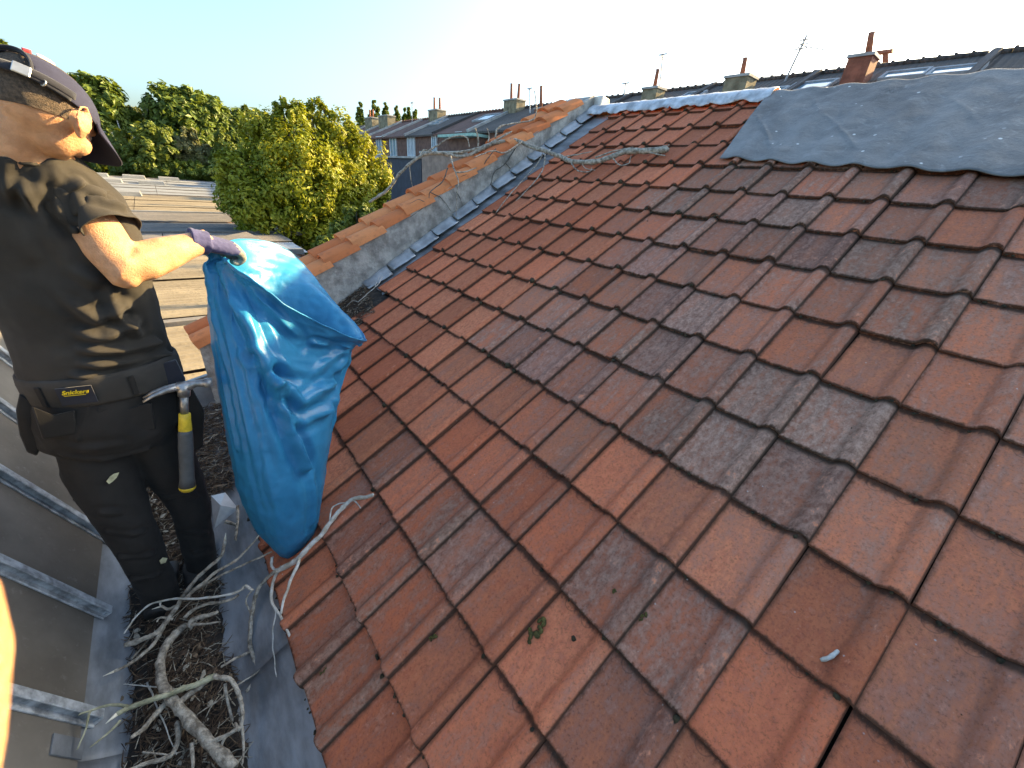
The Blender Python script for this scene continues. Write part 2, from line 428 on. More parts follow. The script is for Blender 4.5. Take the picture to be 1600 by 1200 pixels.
# grey bitumen sheet over the upper courses
def sheet():
    t = NT('bitumen_sheet'); c = t.coord(); n1 = t.noise(c, 2.2, 6, .65, .6); n2 = t.noise(c, 60, 5, .7)
    col = t.mix(t.ramp(n1, .3, .7), (.088, .088, .086), (.205, .205, .20)); col = t.mix(t.ramp(n2, .5, .8, 0, .5), col, (.035, .04, .045))
    col = t.mix(t.math('MULTIPLY', t.ramp(t.noise(c, 9, 6, .75, 1.2), .52, .70), .55), col, (.26, .265, .26))
    vo = t.n('TexVoronoi'); vo.inputs['Scale'].default_value = 17; t.L(c, vo.inputs['Vector'])
    dot = t.math('MULTIPLY', t.ramp(vo.outputs['Distance'], .16, .07), t.ramp(t.noise(c, 5, 2), .52, .60))
    col = t.mix(dot, col, (.72, .70, .66))
    t.set(Base_Color=col, Roughness=.62); t.bump(t.math('ADD', n2, t.math('MULTIPLY', t.noise(c, 14, 5), 1.5)), .5, .006)
    us = np.linspace(-1.75, 1.262 * S, 330); nv = 70; vs = []; fs = []
    pr = tile_profile(); px_ = [p_[0] for p_ in pr[:-1]] + [W]; pz_ = [p_[1] for p_ in pr[:-1]] + [.004]
    def prof(u):
        x = (-(u - U0)) % W; z = np.interp(x, px_, pz_); return z
    env = np.array([max(prof(u + q) for q in np.linspace(-.012, .012, 7)) for u in us]); kk = np.exp(-(np.arange(-9, 10) / 5.0) ** 2); kk /= kk.sum()
    sm = np.convolve(np.pad(env, 9, 'edge'), kk, 'valid') * 1.12
    cr = [((1.02, 2.05), (1.24, 2.42), .012, .020), ((.66, 2.05), (.92, 2.40), .010, .020), ((.92, 2.40), (1.02, 2.58), .008, .014), ((.80, 2.28), (.86, 2.50), .007, .010), ((.30, 2.2), (.5, 2.5), .01, .008), ((1.15, 2.0), (1.2, 2.3), .01, .010), ((-.1, 2.1), (.2, 2.4), .012, .01), ((.55, 2.5), (.75, 2.6), .01, .01)]
    for j in range(nv):
        tv = j / (nv - 1)
        for i, u in enumerate(us):
            vb = 1.868 * S + .085 * u + .006 * math.sin(u * 4) ; vt = VR + .02
            v = vb + (vt - vb) * tv
            ul = u - (1.262 * S - 1.135 * S) * (1 - tv) * max(0, (u + .2) / 1.75)
            h = .0195 + float(np.interp(ul, us, sm)) * (1 - .35 * tv) + .012 * tv + .004 * mn.noise(Vector((u * 3, v * 3, 0))) + .003 * mn.noise(Vector((u * 13, v * 11, 4)))
            for a, b, wd, hh in cr:
                ax, ay = a[0] * S, a[1] * S; bx, by = b[0] * S, b[1] * S; dx, dy = bx - ax, by - ay
                wob = .02 * mn.noise(Vector((v * 9, u * 9, 2)))
                tt = max(0, min(1, ((u - ax) * dx + (v - ay) * dy) / (dx * dx + dy * dy))); dd = math.hypot(u + wob - ax - dx * tt, v - ay - dy * tt)
                h += .38 * hh * math.exp(-(dd / wd / .8) ** 2) * (.3 + .7 * math.sin(tt * 3.14)) * min(1, (1 - tv) * 5)
            vs.append(roof(ul, v, h))
    n = len(us)
    for j in range(nv - 1):
        for i in range(n - 1): a = j * n + i; fs.append((a + 1, a, a + n, a + n + 1))
    me = np_mesh('bitumen_sheet', [tuple(v_) for v_ in vs], fs); o = link('bitumen_sheet', me, t.m)
    sd = o.modifiers.new('t', 'SOLIDIFY'); sd.thickness = .005; sd.offset = 1
    tag(o, 'dark grey wrinkled roofing sheet draped over the upper right tiles', 'roofing sheet')
sheet()

# crumpled lead along the ridge: overlapping dressed pieces
def ridge():
    r = random.Random(5); u = 1.24 * S
    while u < WALL_Y - .05:
        ln = r.uniform(.16, .24); vs = []; fs = []; nu, nv = 9, 9
        for j in range(nv):
            s = j / (nv - 1)
            for i in range(nu):
                a = i / (nu - 1); uu = u - .015 + a * (ln + .03)
                v = VR - .075 + .16 * s - (.012 * math.sin(a * 7 + u * 20) + r.uniform(-.008, .008)) * (1 - s)
                h = .030 + .034 * math.sin(min(1, s * 1.25) * 1.57) + .008 * math.sin((uu - U0) / W * 6.28) * (1 - s) + r.uniform(-.003, .003) + .007 * a
                if s > .62: p = roof(uu, VR + .02, 0) + Vector((.11 * (s - .62) / .38, 0, .068 - .03 * (s - .62) / .38 + r.uniform(-.003, .003)))
                else: p = roof(uu, v, h)
                vs.append(p)
        for j in range(nv - 1):
            for i in range(nu - 1): a = j * nu + i; fs.append((a + 1, a, a + nu, a + nu + 1))
        mb = MB().add(vs, fs); o = mb.build('ridge_flashing', M['ridge_metal'], root_roof, True)
        sd = o.modifiers.new('t', 'SOLIDIFY'); sd.thickness = .003
        u += ln
ridge()

# ------------------------------------------------------------------ gable parapet wall
def parapet():
    x0, z0 = -.02, -1.055; x1, z1 = 3.5, .835                 # top line of the face, parallel to the slope
    root = empty('parapet_wall', (x0, 2.98, -1.6), 'grey cement rendered gable parapet with orange tile coping beside the roof', 'wall')
    sl = Vector((x1 - x0, 0, z1 - z0)); L = sl.length; sl.normalize(); nn = Vector((-sl.z, 0, sl.x))
    # rendered body with uneven face
    nx, nz = 110, 14; vs = []; fs = []
    for i in range(nx + 1):
        a = i / nx; top = Vector((x0 + (x1 - x0) * a, 0, z0 + (z1 - z0) * a))
        for j in range(nz + 1):
            z = top.z - .62 * (1 - j / nz) ; y = wall_y(top.x) + .012 * mn.noise(Vector((top.x * 3, z * 3, 0))) + .005 * mn.noise(Vector((top.x * 16, z * 16, 3)))
            vs.append((top.x, y, z + (.008 * mn.noise(Vector((top.x * 9, 0, 0))) if j == nz else 0)))
    for i in range(nx):
        for j in range(nz): b = i * (nz + 1) + j; fs.append((b, b + nz + 1, b + nz + 2, b + 1))
    link('rendered_face', np_mesh('rendered_face', vs, fs), M['render'], root)
    mb = MB(); ya0 = wall_y(x0) + .016; ya1 = wall_y(x1) + .016; yb0 = ya0 + .33; yb1 = ya1 + .33
    q = [(x0, ya0, GZ), (x1, ya1, GZ), (x1, yb1, GZ), (x0, yb0, GZ), (x0, ya0, z0 - .012), (x1, ya1, z1 - .012), (x1, yb1, z1 - .012), (x0, yb0, z0 - .012)]
    mb.hexa(q); mb.build('wall_core', M['render'], root)
    # coping: two columns of roll tiles, lapped down the slope
    seg = 12; lt = .235; n = int((L - .03) / lt)
    for c, (ya, wd, hh) in enumerate(((.0, .19, .042), (.175, .20, .052))):
        base = None
        for k in range(3):
            r = random.Random(c * 7 + k); vs = []; fs = []; rows = [0, .004, .5, 1]
            for j, tt in enumerate(rows):
                for i in range(seg + 1):
                    a = i / seg; z = hh * (math.sin(a * math.pi) ** .75) * (.9 if j == 0 else 1) - .02 * (1 if a in (0, 1) else 0)
                    p = sl * (tt * (lt + .03)) + Vector((0, a * wd, 0)) + nn * (z * (1.08 - .14 * tt) + .019 * (1 - tt) + .001 * r.random())
                    vs.append(p)
            m_ = seg + 1
            for j in range(len(rows) - 1):
                for i in range(seg): b = j * m_ + i; fs.append((b, b + m_, b + m_ + 1, b + 1))
            b0 = len(vs)
            for i in range(m_): vs.append(vs[i] - nn * .020 + sl * .003)
            for i in range(seg): fs.append((b0 + i, i, i + 1, b0 + i + 1))
            me = bpy.data.meshes.new('coping_tile'); me.from_pydata(vs, [], fs); me.update(); me.polygons.foreach_set('use_smooth', np.full(len(fs), True)); me.materials.append(M['coping']); me.set_sharp_from_angle(angle=R(55))
            base = (base or []) + [me]
        for i in range(n):
            o = bpy.data.objects.new('coping_tile', random.choice(base)); COL.objects.link(o); o.parent = root
            sft = .0 if c == 0 else -.02
            pp = Vector((x0, 0, z0)) + sl * (i * lt + sft + random.gauss(0, .004)) + nn * .002
            o.location = Vector((pp.x, wall_y(pp.x) + ya + random.gauss(0, .004), pp.z)) - root.location
            o.rotation_euler = (random.gauss(0, .02), random.gauss(0, .01), random.gauss(0, .012))
    # stepped lead flashings at the foot
    vv = .40 * S
    k = 0
    while vv < VR - .1:
        r = random.Random(k + 40); vs = []; fs = []; ln = .228 + r.uniform(-.012, .012)
        for i in range(7):
            a = i / 6
            for j in range(4):
                s = j / 3; wy = wall_y(roof(0, vv + a * ln).x); u = wy - .012 - .075 * (1 - s) ** 1.3; h = .004 + .038 * s ** 1.4 + .018 * (1 - a) + r.uniform(-.003, .003) + .012 * a * s
                vs.append(roof(u, vv + a * ln + .01 * math.sin(a * 5 + k) * (1 - s), h))
        for i in range(6):
            for j in range(3): b = i * 4 + j; fs.append((b, b + 1, b + 5, b + 4))
        o = MB().add(vs, fs).build('flashing_step', M['zinc'], root, True); sd = o.modifiers.new('t', 'SOLIDIFY'); sd.thickness = .003
        vv += .235; k += 1
    # dark lead tray between the tiles and the wall
    mb = MB(); a_, b_ = 2.80, WALL_Y + .03
    mb.add([roof(a_, VE, -.012), roof(b_, VE, -.012), roof(b_, VR, -.012), roof(a_, VR, -.012)], [(0, 1, 2, 3)]); mb.build('lead_tray', M['lead'], root)
    # whitewashed stub where wall and ridge meet
    mb = MB(); r = random.Random(2); c = at(938, 162, WALL_Y - .03)
    vs = []
    for z in (-.16, -.02, .062):
        for sx, sy in ((-1, -1), (1, -1), (1, 1), (-1, 1)): vs.append(Vector((c.x + .03 + sx * .062 * r.uniform(.85, 1.1), c.y + .05 + sy * .09 * r.uniform(.85, 1.1), c.z + z + r.uniform(-.012, .012))))
    mb.add(vs, [(0, 1, 5, 4), (1, 2, 6, 5), (2, 3, 7, 6), (3, 0, 4, 7), (4, 5, 9, 8), (5, 6, 10, 9), (6, 7, 11, 10), (7, 4, 8, 11), (8, 9, 10, 11)])
    o = mb.build('whitewashed_stub', M['whitewash'], root); bv = o.modifiers.new('b', 'BEVEL'); bv.width = .012; bv.segments = 2
    return x0, z0
parapet()

# ------------------------------------------------------------------ valley gutter and glazed slope
GF = -1.575
def gutter():
    root = empty('lead_gutter', (-.3, 1.5, GF), 'grey lead lined box gutter between the glazing and the tiled eave', 'gutter')
    prof = [(-.555, -1.44), (-.522, -1.492), (-.505, -1.515), (-.47, -1.545), (-.435, -1.570), (-.40, GF), (-.22, GF), (-.18, -1.568), (-.10, -1.535), (-.02, -1.488), (.05, -1.455), (.12, -1.42)]
    for k, (ya, yb) in enumerate(((.2, 1.06), (1.045, 2.2), (2.18, 3.1))):
        ys = np.linspace(ya, yb, 26); vs = []; fs = []; n = len(prof) * 3 - 2
        P = catmull([Vector((x, 0, z)) for x, z in prof], 3)
        n = len(P)
        for y in ys:
            for p in P:
                dz = .006 * mn.noise(Vector((p.x * 7, y * 5, 1))) + .003 * mn.noise(Vector((p.x * 22, y * 17, 5))) + (.004 if k % 2 == 0 else 0)
                vs.append((p.x, y, p.z + dz))
        for j in range(len(ys) - 1):
            for i in range(n - 1): a = j * n + i; fs.append((a, a + 1, a + n + 1, a + n))
        o = link('lead_bay', np_mesh('lead_bay', vs, fs), M['lead'], root); sd = o.modifiers.new('t', 'SOLIDIFY'); sd.thickness = .004
    mb = MB(); mb.hexa([(-.56, 3.08, -1.65), (.46, 3.08, -1.65), (.46, 3.12, -1.65), (-.56, 3.12, -1.65), (-.56, 3.10, -1.42), (.46, 3.10, -1.2), (.46, 3.13, -1.2), (-.56, 3.13, -1.42)])
    mb.build('stop_end', M['zinc'], root)
    mb = MB(); mb.hexa([(-.62, .2, GZ), (.5, .2, GZ), (.5, 3.1, GZ), (-.62, 3.1, GZ), (-.62, .2, -1.62), (.5, .2, -1.62), (.5, 3.1, -1.62), (-.62, 3.1, -1.62)])
    mb.build('masonry', M['render'], root)
gutter()

def glazing():
    t = NT('dirty_wired_glass'); c = t.coord(); n1 = t.noise(c, 2.4, 5, .6); n2 = t.noise(c, 30, 5, .7)
    col = t.mix(t.ramp(n1, .3, .7), (.105, .088, .070), (.20, .172, .14)); col = t.mix(t.ramp(n2, .55, .8, 0, .5), col, (.34, .31, .27))
    t.set(Base_Color=col, Roughness=t.math('ADD', .38, t.math('MULTIPLY', n2, .3))); t.b.inputs['Specular IOR Level'].default_value = .55; t.bump(n2, .15, .003)
    glass = t.m
    bar = simple('weathered_alloy', (.34, .35, .355), .55, .45, 24, .5, 90, (.55, .57, .58), .2)
    root = empty('north_light_glazing', (-.53, 1.6, -1.5), 'steep dirty glazed slope with metal bars left of the gutter', 'glazing')
    H = 1.25; up = Vector((-.39, 0, 1)).normalized(); nrm = Vector((up.z, 0, -up.x)); b0 = Vector((-.518, 0, -1.492))
    ys = [.375 + .4 * i for i in range(8)]
    for i, y in enumerate(ys[:-1]):
        A = (Vector((0, 1, 0)), up, nrm)
        mb = MB(); mb.box(b0 + Vector((0, y + .2012, 0)) + up * (H / 2 + .005), (.385, H, .006), A); mb.build('pane', glass, root)
    for y in ys:
        mb = MB(); b = b0 + Vector((0, y, 0)); A = (Vector((0, 1, 0)), up, nrm)
        mb.box(b + up * (H / 2 - .02) + nrm * .006, (.046, H + .02, .007), A)
        mb.box(b + up * (H / 2 - .02) + nrm * .019, (.012, H + .02, .022), A)
        mb.box(b + up * (H / 2 - .02) + nrm * .031, (.030, H + .02, .006), A)
        o = mb.build('glazing_bar', bar, root); bv = o.modifiers.new('b', 'BEVEL'); bv.width = .002
        mb = MB(); mb.box(b - up * .028 + nrm * .012, (.026, .010, .034), A); mb.build('bar_end_clip', bar, root)
    mb = MB(); mb.box(b0 + Vector((0, 1.085, 0)) + up * .045 + nrm * .007, (.055, .09, .004), (Vector((0, 1, 0)), up, nrm)); mb.build('lead_tack', M['lead'], root)
glazing()

# ------------------------------------------------------------------ litter in the gutter and behind the parapet foot
def litter(name, label, spots, n, ln, parent=None):
    """loose leaf stalks, twigs and crumbs: one heap nobody could count"""
    vs = []; fs = []; mi = []
    for k in range(n):
        p, nrm = spots(); L = rng.uniform(*ln); a = rng.uniform(0, 6.283); tl = rng.normal(0, .22)
        t1 = Vector((math.cos(a), math.sin(a), tl)); t1 = (t1 - nrm * t1.dot(nrm) * .8).normalized(); sd = t1.cross(nrm).normalized(); up = sd.cross(t1)
        leaf = rng.random() < .16
        wd = rng.uniform(.004, .010) if leaf else rng.uniform(.0008, .0024); th = .0006 if leaf else wd
        if leaf: L *= .45
        p = p + nrm * rng.uniform(.001, .016); b = len(vs); bend = up * rng.uniform(-.12, .12) * L + sd * rng.uniform(-.15, .15) * L
        for q, ww in ((-.5, .5), (0, 1.), (.5, .45)):
            c = p + t1 * (q * L) + (bend if q == 0 else Vector((0, 0, 0)))
            for s1, s2 in ((-1, 0), (0, 1), (1, 0), (0, -1)): vs.append(c + sd * (s1 * wd * ww) + up * (s2 * th * ww))
        for j in (0, 4):
            for i in range(4): fs.append((b + j + i, b + j + (i + 1) % 4, b + j + 4 + (i + 1) % 4, b + j + 4 + i))
        m = 0 if rng.random() < .62 else (1 if rng.random() < .6 else 2); mi += [m] * 8
    me = np_mesh(name, [tuple(v) for v in vs], fs, False)
    for m in (M['lit_a'], M['lit_b'], M['lit_c']): me.materials.append(m)
    me.polygons.foreach_set('material_index', np.array(mi, dtype=np.int32)); o = link(name, me, None, parent)
    return tag(o, label, None if parent else 'leaf litter', kind='stuff')
M['lit_a'] = simple('brown_litter', (.060, .034, .019), .85, .5, 60)
M['lit_b'] = simple('tan_litter', (.15, .095, .055), .8, .4, 60)
M['lit_c'] = simple('pale_stalks', (.30, .26, .20), .75, .3, 60)
UPZ = Vector((0, 0, 1))
def bed(name, f, nx, ny, label, parent=None):
    vs = []; fs = []
    for j in range(ny + 1):
        for i in range(nx + 1): vs.append(tuple(f(i / nx, j / ny)))
    for j in range(ny):
        for i in range(nx): a = j * (nx + 1) + i; fs.append((a, a + 1, a + nx + 2, a + nx + 1))
    o = link(name, np_mesh(name, vs, fs), M['soil'], parent)
    return tag(o, label, None if parent else 'leaf mould', kind='stuff')
def gut_h(x, y):
    c = max(0, 1 - ((x + .305) / (.155 + .02 * math.sin(y * 9))) ** 2)
    return GF - .012 + .042 * c ** .6 + .016 * mn.noise(Vector((x * 14, y * 11, 0))) + .008 * mn.noise(Vector((x * 40, y * 40, 0)))
bed('leaf_mould', lambda a, b: Vector((-.47 + .33 * a, .45 + 2.6 * b, gut_h(-.47 + .33 * a, .45 + 2.6 * b))), 40, 240, 'dark damp leaf mould filling the bottom of the gutter')
def sp1():
    while True:
        y = rng.uniform(.5, 3.05); x = -.305 + rng.normal(0, .075)
        if abs(x + .305) < .165 + .03 * math.sin(y * 13): return Vector((x, y, max(gut_h(x, y), GF + .004))), UPZ
litter('leaf_litter', 'loose brown stalks and leaves scattered on the gutter mould', sp1, 7200, (.02, .075))
def sp1b():
    y = rng.uniform(2.05, 3.0); x = rng.uniform(-.2, .05) if rng.random() < .6 else rng.uniform(-.46, -.1)
    z = gut_h(x, y) if x < -.19 else -1.575 + max(0, (x + .2)) * .48
    return Vector((x, y, z + rng.uniform(.0, .03))), UPZ
litter('stalk_heap', 'heap of dry broken vine stalks by the worker\'s knees and the bag', sp1b, 2600, (.03, .12))
def wl(a, b):
    u = 2.62 + .40 * a; v = .02 + .52 * b; q = min(1, max(0, (u - 2.60) / .25)) * min(1, max(0, (.60 - v - (3.02 - u) * .25) / .14))
    return roof(u, v, -.02 + .055 * q ** .7 + .010 * mn.noise(Vector((u * 20, v * 20, 3))))
bed('mould_pocket', wl, 26, 30, 'black mould pocket between parapet foot and the lowest orange tiles')
def sp2():
    a, b = rng.random(), rng.random(); b = b * (.95 - .25 * (1 - a)); return wl(a, b), NN
litter('stalk_litter', 'dry stalks caught between the parapet foot and the tiles', sp2, 1500, (.015, .06))

# ------------------------------------------------------------------ dead vine branches
def branch(name, label, paths, mat, group=None, cat='branch', cut=False):
    """paths: list of (points, r0, r1); the first is the stem, the rest its side shoots"""
    mb = MB(); k = 0
    for pts, r0, r1 in paths:
        r0 *= 1.18; r1 *= 1.12
        sub = 7; C_ = catmull(pts, sub); n = len(C_); rad = []; out_ = []
        for i, p in enumerate(C_):
            t = i / (n - 1); r = r0 + (r1 - r0) * t
            knot = 1 + .28 * max(0, mn.noise(Vector((i * .55, k * 7.1, len(label))))) + (.3 if i % 9 == 4 else 0) * (.6 if r > .004 else .4)
            rad.append((r * knot * (1 + .12 * mn.noise(Vector((i * .9, k, 1)))), r * knot * .88))
            j = Vector((mn.noise(p * 23 + Vector((k, 0, 0))), mn.noise(p * 23 + Vector((0, k + 5, 0))), mn.noise(p * 23 + Vector((0, 0, k + 9))))) * (.0042 if 0 < i < n - 1 else 0)
            out_.append(p + j)
        rad[-1] = (rad[-1][0] * .5, rad[-1][1] * .5)
        b0 = len(mb.v); mb.tube(out_, rad, 8); k += 1
        for ii in range(b0, len(mb.v)):
            cc_ = out_[min((ii - b0) // 8, n - 1)]; vv_ = Vector(mb.v[ii]); mb.v[ii] = tuple(cc_ + (vv_ - cc_) * (1 + .22 * mn.noise(vv_ * 160)))
        if cut and r1 > .003:
            t_ = (out_[-1] - out_[-2]).normalized(); mb.tube([out_[-1] - t_ * .003, out_[-1] + t_ * .022], [(r1 * .9, r1 * .8), (r1 * .25, r1 * .12)], 8, mi=1)
    o = mb.build(name, [mat, M['cut_wood']], None, True)
    return tag(o, label, cat, group)
def rp(px, py, h=.03):
    d = at(px, py, 1); t = (-S + h) / d.dot(NN); return d * t
def gp(px, py, Y=None, Z=None, X=None): return at(px, py, Y=Y, Z=Z, X=X)
def Zs(seq): return [at(x, y, Z=z) for x, y, z in seq]
grp = 'cut vine branches lying in the gutter'
branch('vine_branch', 'thick grey forked branch lying along the gutter at the bottom edge', [
    (Zs([(365, 1200, -1.50), (330, 1165, -1.49), (292, 1120, -1.485), (262, 1085, -1.48), (250, 1050, -1.49), (256, 1015, -1.50), (280, 985, -1.505), (292, 975, -1.51)]), .0150, .0100),
    (Zs([(275, 1105, -1.485), (290, 1090, -1.48), (315, 1072, -1.47), (332, 1058, -1.46)]), .0085, .0060),
    (Zs([(275, 1130, -1.50), (277, 1160, -1.51), (262, 1182, -1.515), (225, 1195, -1.51), (190, 1208, -1.50)]), .0070, .0045),
    (Zs([(258, 1100, -1.49), (240, 1120, -1.49), (222, 1140, -1.48), (204, 1154, -1.47)]), .0070, .0045),
    (Zs([(300, 1160, -1.49), (302, 1190, -1.5), (300, 1215, -1.5)]), .0050, .0035),
    (Zs([(330, 1160, -1.48), (352, 1150, -1.47), (370, 1140, -1.46)]), .0055, .0030)], M['bark'], grp)
branch('vine_branch', 'yellowish green branch crossing the thick grey one, its tip over the glazing bar', [
    (Zs([(337, 1055, -1.455), (312, 1066, -1.455), (280, 1078, -1.455), (250, 1090, -1.455), (220, 1100, -1.45), (200, 1108, -1.45), (180, 1118, -1.445)]), .0080, .0058),
    (Zs([(205, 1106, -1.45), (188, 1100, -1.45), (160, 1104, -1.44), (122, 1118, -1.42)]), .0048, .0022),
    (Zs([(188, 1125, -1.45), (165, 1148, -1.45), (140, 1168, -1.44)]), .0035, .0016),
    (Zs([(141, 1112, -1.43), (132, 1142, -1.44), (120, 1172, -1.45)]), .0028, .0014)], M['green_bark'], grp, cut=True)
branch('vine_branch', 'hooked brown branch arching over the mould beside the greenish one', [
    (Zs([(336, 1055, -1.45), (360, 1062, -1.455), (374, 1085, -1.47), (378, 1110, -1.485), (374, 1140, -1.495), (366, 1130, -1.49)]), .0065, .0042),
    (Zs([(374, 1135, -1.49), (352, 1152, -1.485), (345, 1170, -1.49)]), .0048, .0030),
    (Zs([(376, 1120, -1.49), (380, 1160, -1.5), (378, 1195, -1.5)]), .0042, .0025),
    (Zs([(352, 1068, -1.47), (356, 1100, -1.5), (364, 1128, -1.51)]), .0045, .0030)], M['bark'], grp)
branch('vine_branch', 'tall forked branch rising in front of the worker\'s boots', [
    (Zs([(195, 1008, -1.50), (225, 998, -1.495), (248, 985, -1.485), (270, 958, -1.47), (286, 932, -1.45), (312, 900, -1.40), (345, 868, -1.34), (352, 842, -1.30)]), .0075, .0050),
    (Zs([(255, 980, -1.49), (240, 1005, -1.50), (215, 1030, -1.50), (176, 1050, -1.49)]), .0060, .0040),
    (Zs([(290, 935, -1.44), (330, 900, -1.38), (372, 872, -1.33), (402, 840, -1.28)]), .0058, .0032),
    (Zs([(300, 925, -1.43), (345, 898, -1.39), (385, 880, -1.37), (425, 862, -1.34)]), .0045, .0025),
    (Zs([(280, 945, -1.46), (262, 952, -1.47), (250, 948, -1.46)]), .0055, .0035),
    (Zs([(270, 968, -1.48), (252, 965, -1.47), (245, 972, -1.47)]), .004, .002)], M['bark'], grp, cut=True)
branch('vine_branch', 'long thin pale branch bowing across the worker\'s boots', [
    (Zs([(194, 990, -1.47), (212, 965, -1.455), (235, 944, -1.44), (270, 936, -1.43), (310, 935, -1.42), (350, 930, -1.41), (375, 922, -1.40), (384, 916, -1.395), (396, 922, -1.39)]), .0022, .0055),
    (Zs([(251, 940, -1.44), (250, 948, -1.445)]), .003, .002)], M['pale_wood'], grp)
branch('vine_branch', 'brown forked branch reaching right from the boots over the lead', [
    (Zs([(288, 965, -1.47), (305, 950, -1.455), (335, 942, -1.44), (358, 938, -1.43), (372, 928, -1.42)]), .0055, .0040),
    (Zs([(300, 975, -1.475), (322, 975, -1.465), (345, 972, -1.455)]), .0045, .0020),
    (Zs([(295, 982, -1.49), (300, 970, -1.47), (322, 962, -1.46), (340, 957, -1.455)]), .009, .0060)], M['bark'], grp)
branch('vine_branch', 'upright brown branch standing on the lead apron below the bag', [
    (Zs([(388, 1080, -1.55), (398, 1062, -1.55), (400, 1040, -1.545), (392, 1015, -1.535), (391, 985, -1.52), (395, 955, -1.49), (401, 925, -1.45), (416, 905, -1.42), (432, 893, -1.395)]), .0060, .0070),
    (Zs([(392, 1018, -1.535), (370, 1028, -1.53), (345, 1042, -1.52)]), .0045, .0030),
    (Zs([(392, 958, -1.49), (385, 945, -1.47), (388, 930, -1.45), (396, 922, -1.44)]), .003, .002)], M['bark'], grp)
branch('vine_branch', 'bleached white branch lying up the tiles from under the bag', [
    ([at(432, 893, Z=-1.385), rp(455, 880, .05), rp(480, 858, .055), rp(505, 832, .055), rp(528, 802, .05), rp(548, 782, .05), rp(570, 777, .045), rp(584, 774, .04)], .0085, .0065),
    ([rp(468, 872, .055), rp(455, 905, .06), rp(444, 935, .06), rp(438, 960, .055)], .0055, .0040),
    ([rp(515, 815, .055), rp(518, 795, .06), rp(528, 787, .055), rp(545, 785, .05)], .0030, .0020),
    ([rp(552, 781, .05), rp(558, 788, .04), rp(564, 794, .035)], .003, .0018)], M['pale_wood'], grp)
branch('vine_branch', 'peeling forked shoot hanging over the eave tile beside the bag', [
    (Zs([(440, 885, -1.38), (428, 905, -1.40), (424, 930, -1.42), (430, 952, -1.43), (442, 970, -1.43), (452, 995, -1.425)]), .0055, .0040),
    (Zs([(431, 955, -1.43), (426, 990, -1.46), (428, 1020, -1.48), (432, 1058, -1.49)]), .0028, .0014),
    (Zs([(425, 870, -1.37), (424, 885, -1.385), (432, 893, -1.39)]), .005, .004)], M['pale_wood'], grp)
branch('vine_branch', 'short brown stick leaning behind the bag bottom', [
    (Zs([(372, 790, -1.40), (371, 815, -1.43), (369, 845, -1.46)]), .0055, .0050), (Zs([(352, 815, -1.42), (362, 818, -1.43), (371, 822, -1.44)]), .007, .005)], M['bark'], grp)
# fine shoots tangled through the litter, each a thing
SH = ['thin dry shoot in the gutter litter, ' + q for q in ('nearest to the bottom edge', 'next to the thick grey branch', 'under the greenish branch', 'against the glazing side', 'against the lead apron side', 'in the middle of the mould', 'just below the boots', 'beside the hooked branch', 'left of the tall forked branch', 'pale and nearly straight', 'curling over the mould edge', 'half buried in the mould')]
for i in (0, 2, 3, 5, 7, 9, 11):
    y = random.uniform(.62, 1.45); x = -.305 + random.gauss(0, .07); z = gut_h(x, y) + .02; a = random.uniform(0, 6.28); l = random.uniform(.07, .16)
    t1 = Vector((math.cos(a), math.sin(a), .05)) * l; c = Vector((x, y, z)); k = Vector((-t1.y, t1.x, 0)) * random.uniform(-.3, .3)
    branch('thin_shoot', SH[i], [([c - t1, c - t1 * .4 + k * .6 + Vector((0, 0, .012)), c + t1 * .3 + k + Vector((0, 0, .016)), c + t1], random.uniform(.002, .0034), .0012)], M['bark'] if i % 3 else M['pale_wood'], 'thin shoots in the gutter litter', 'shoot')

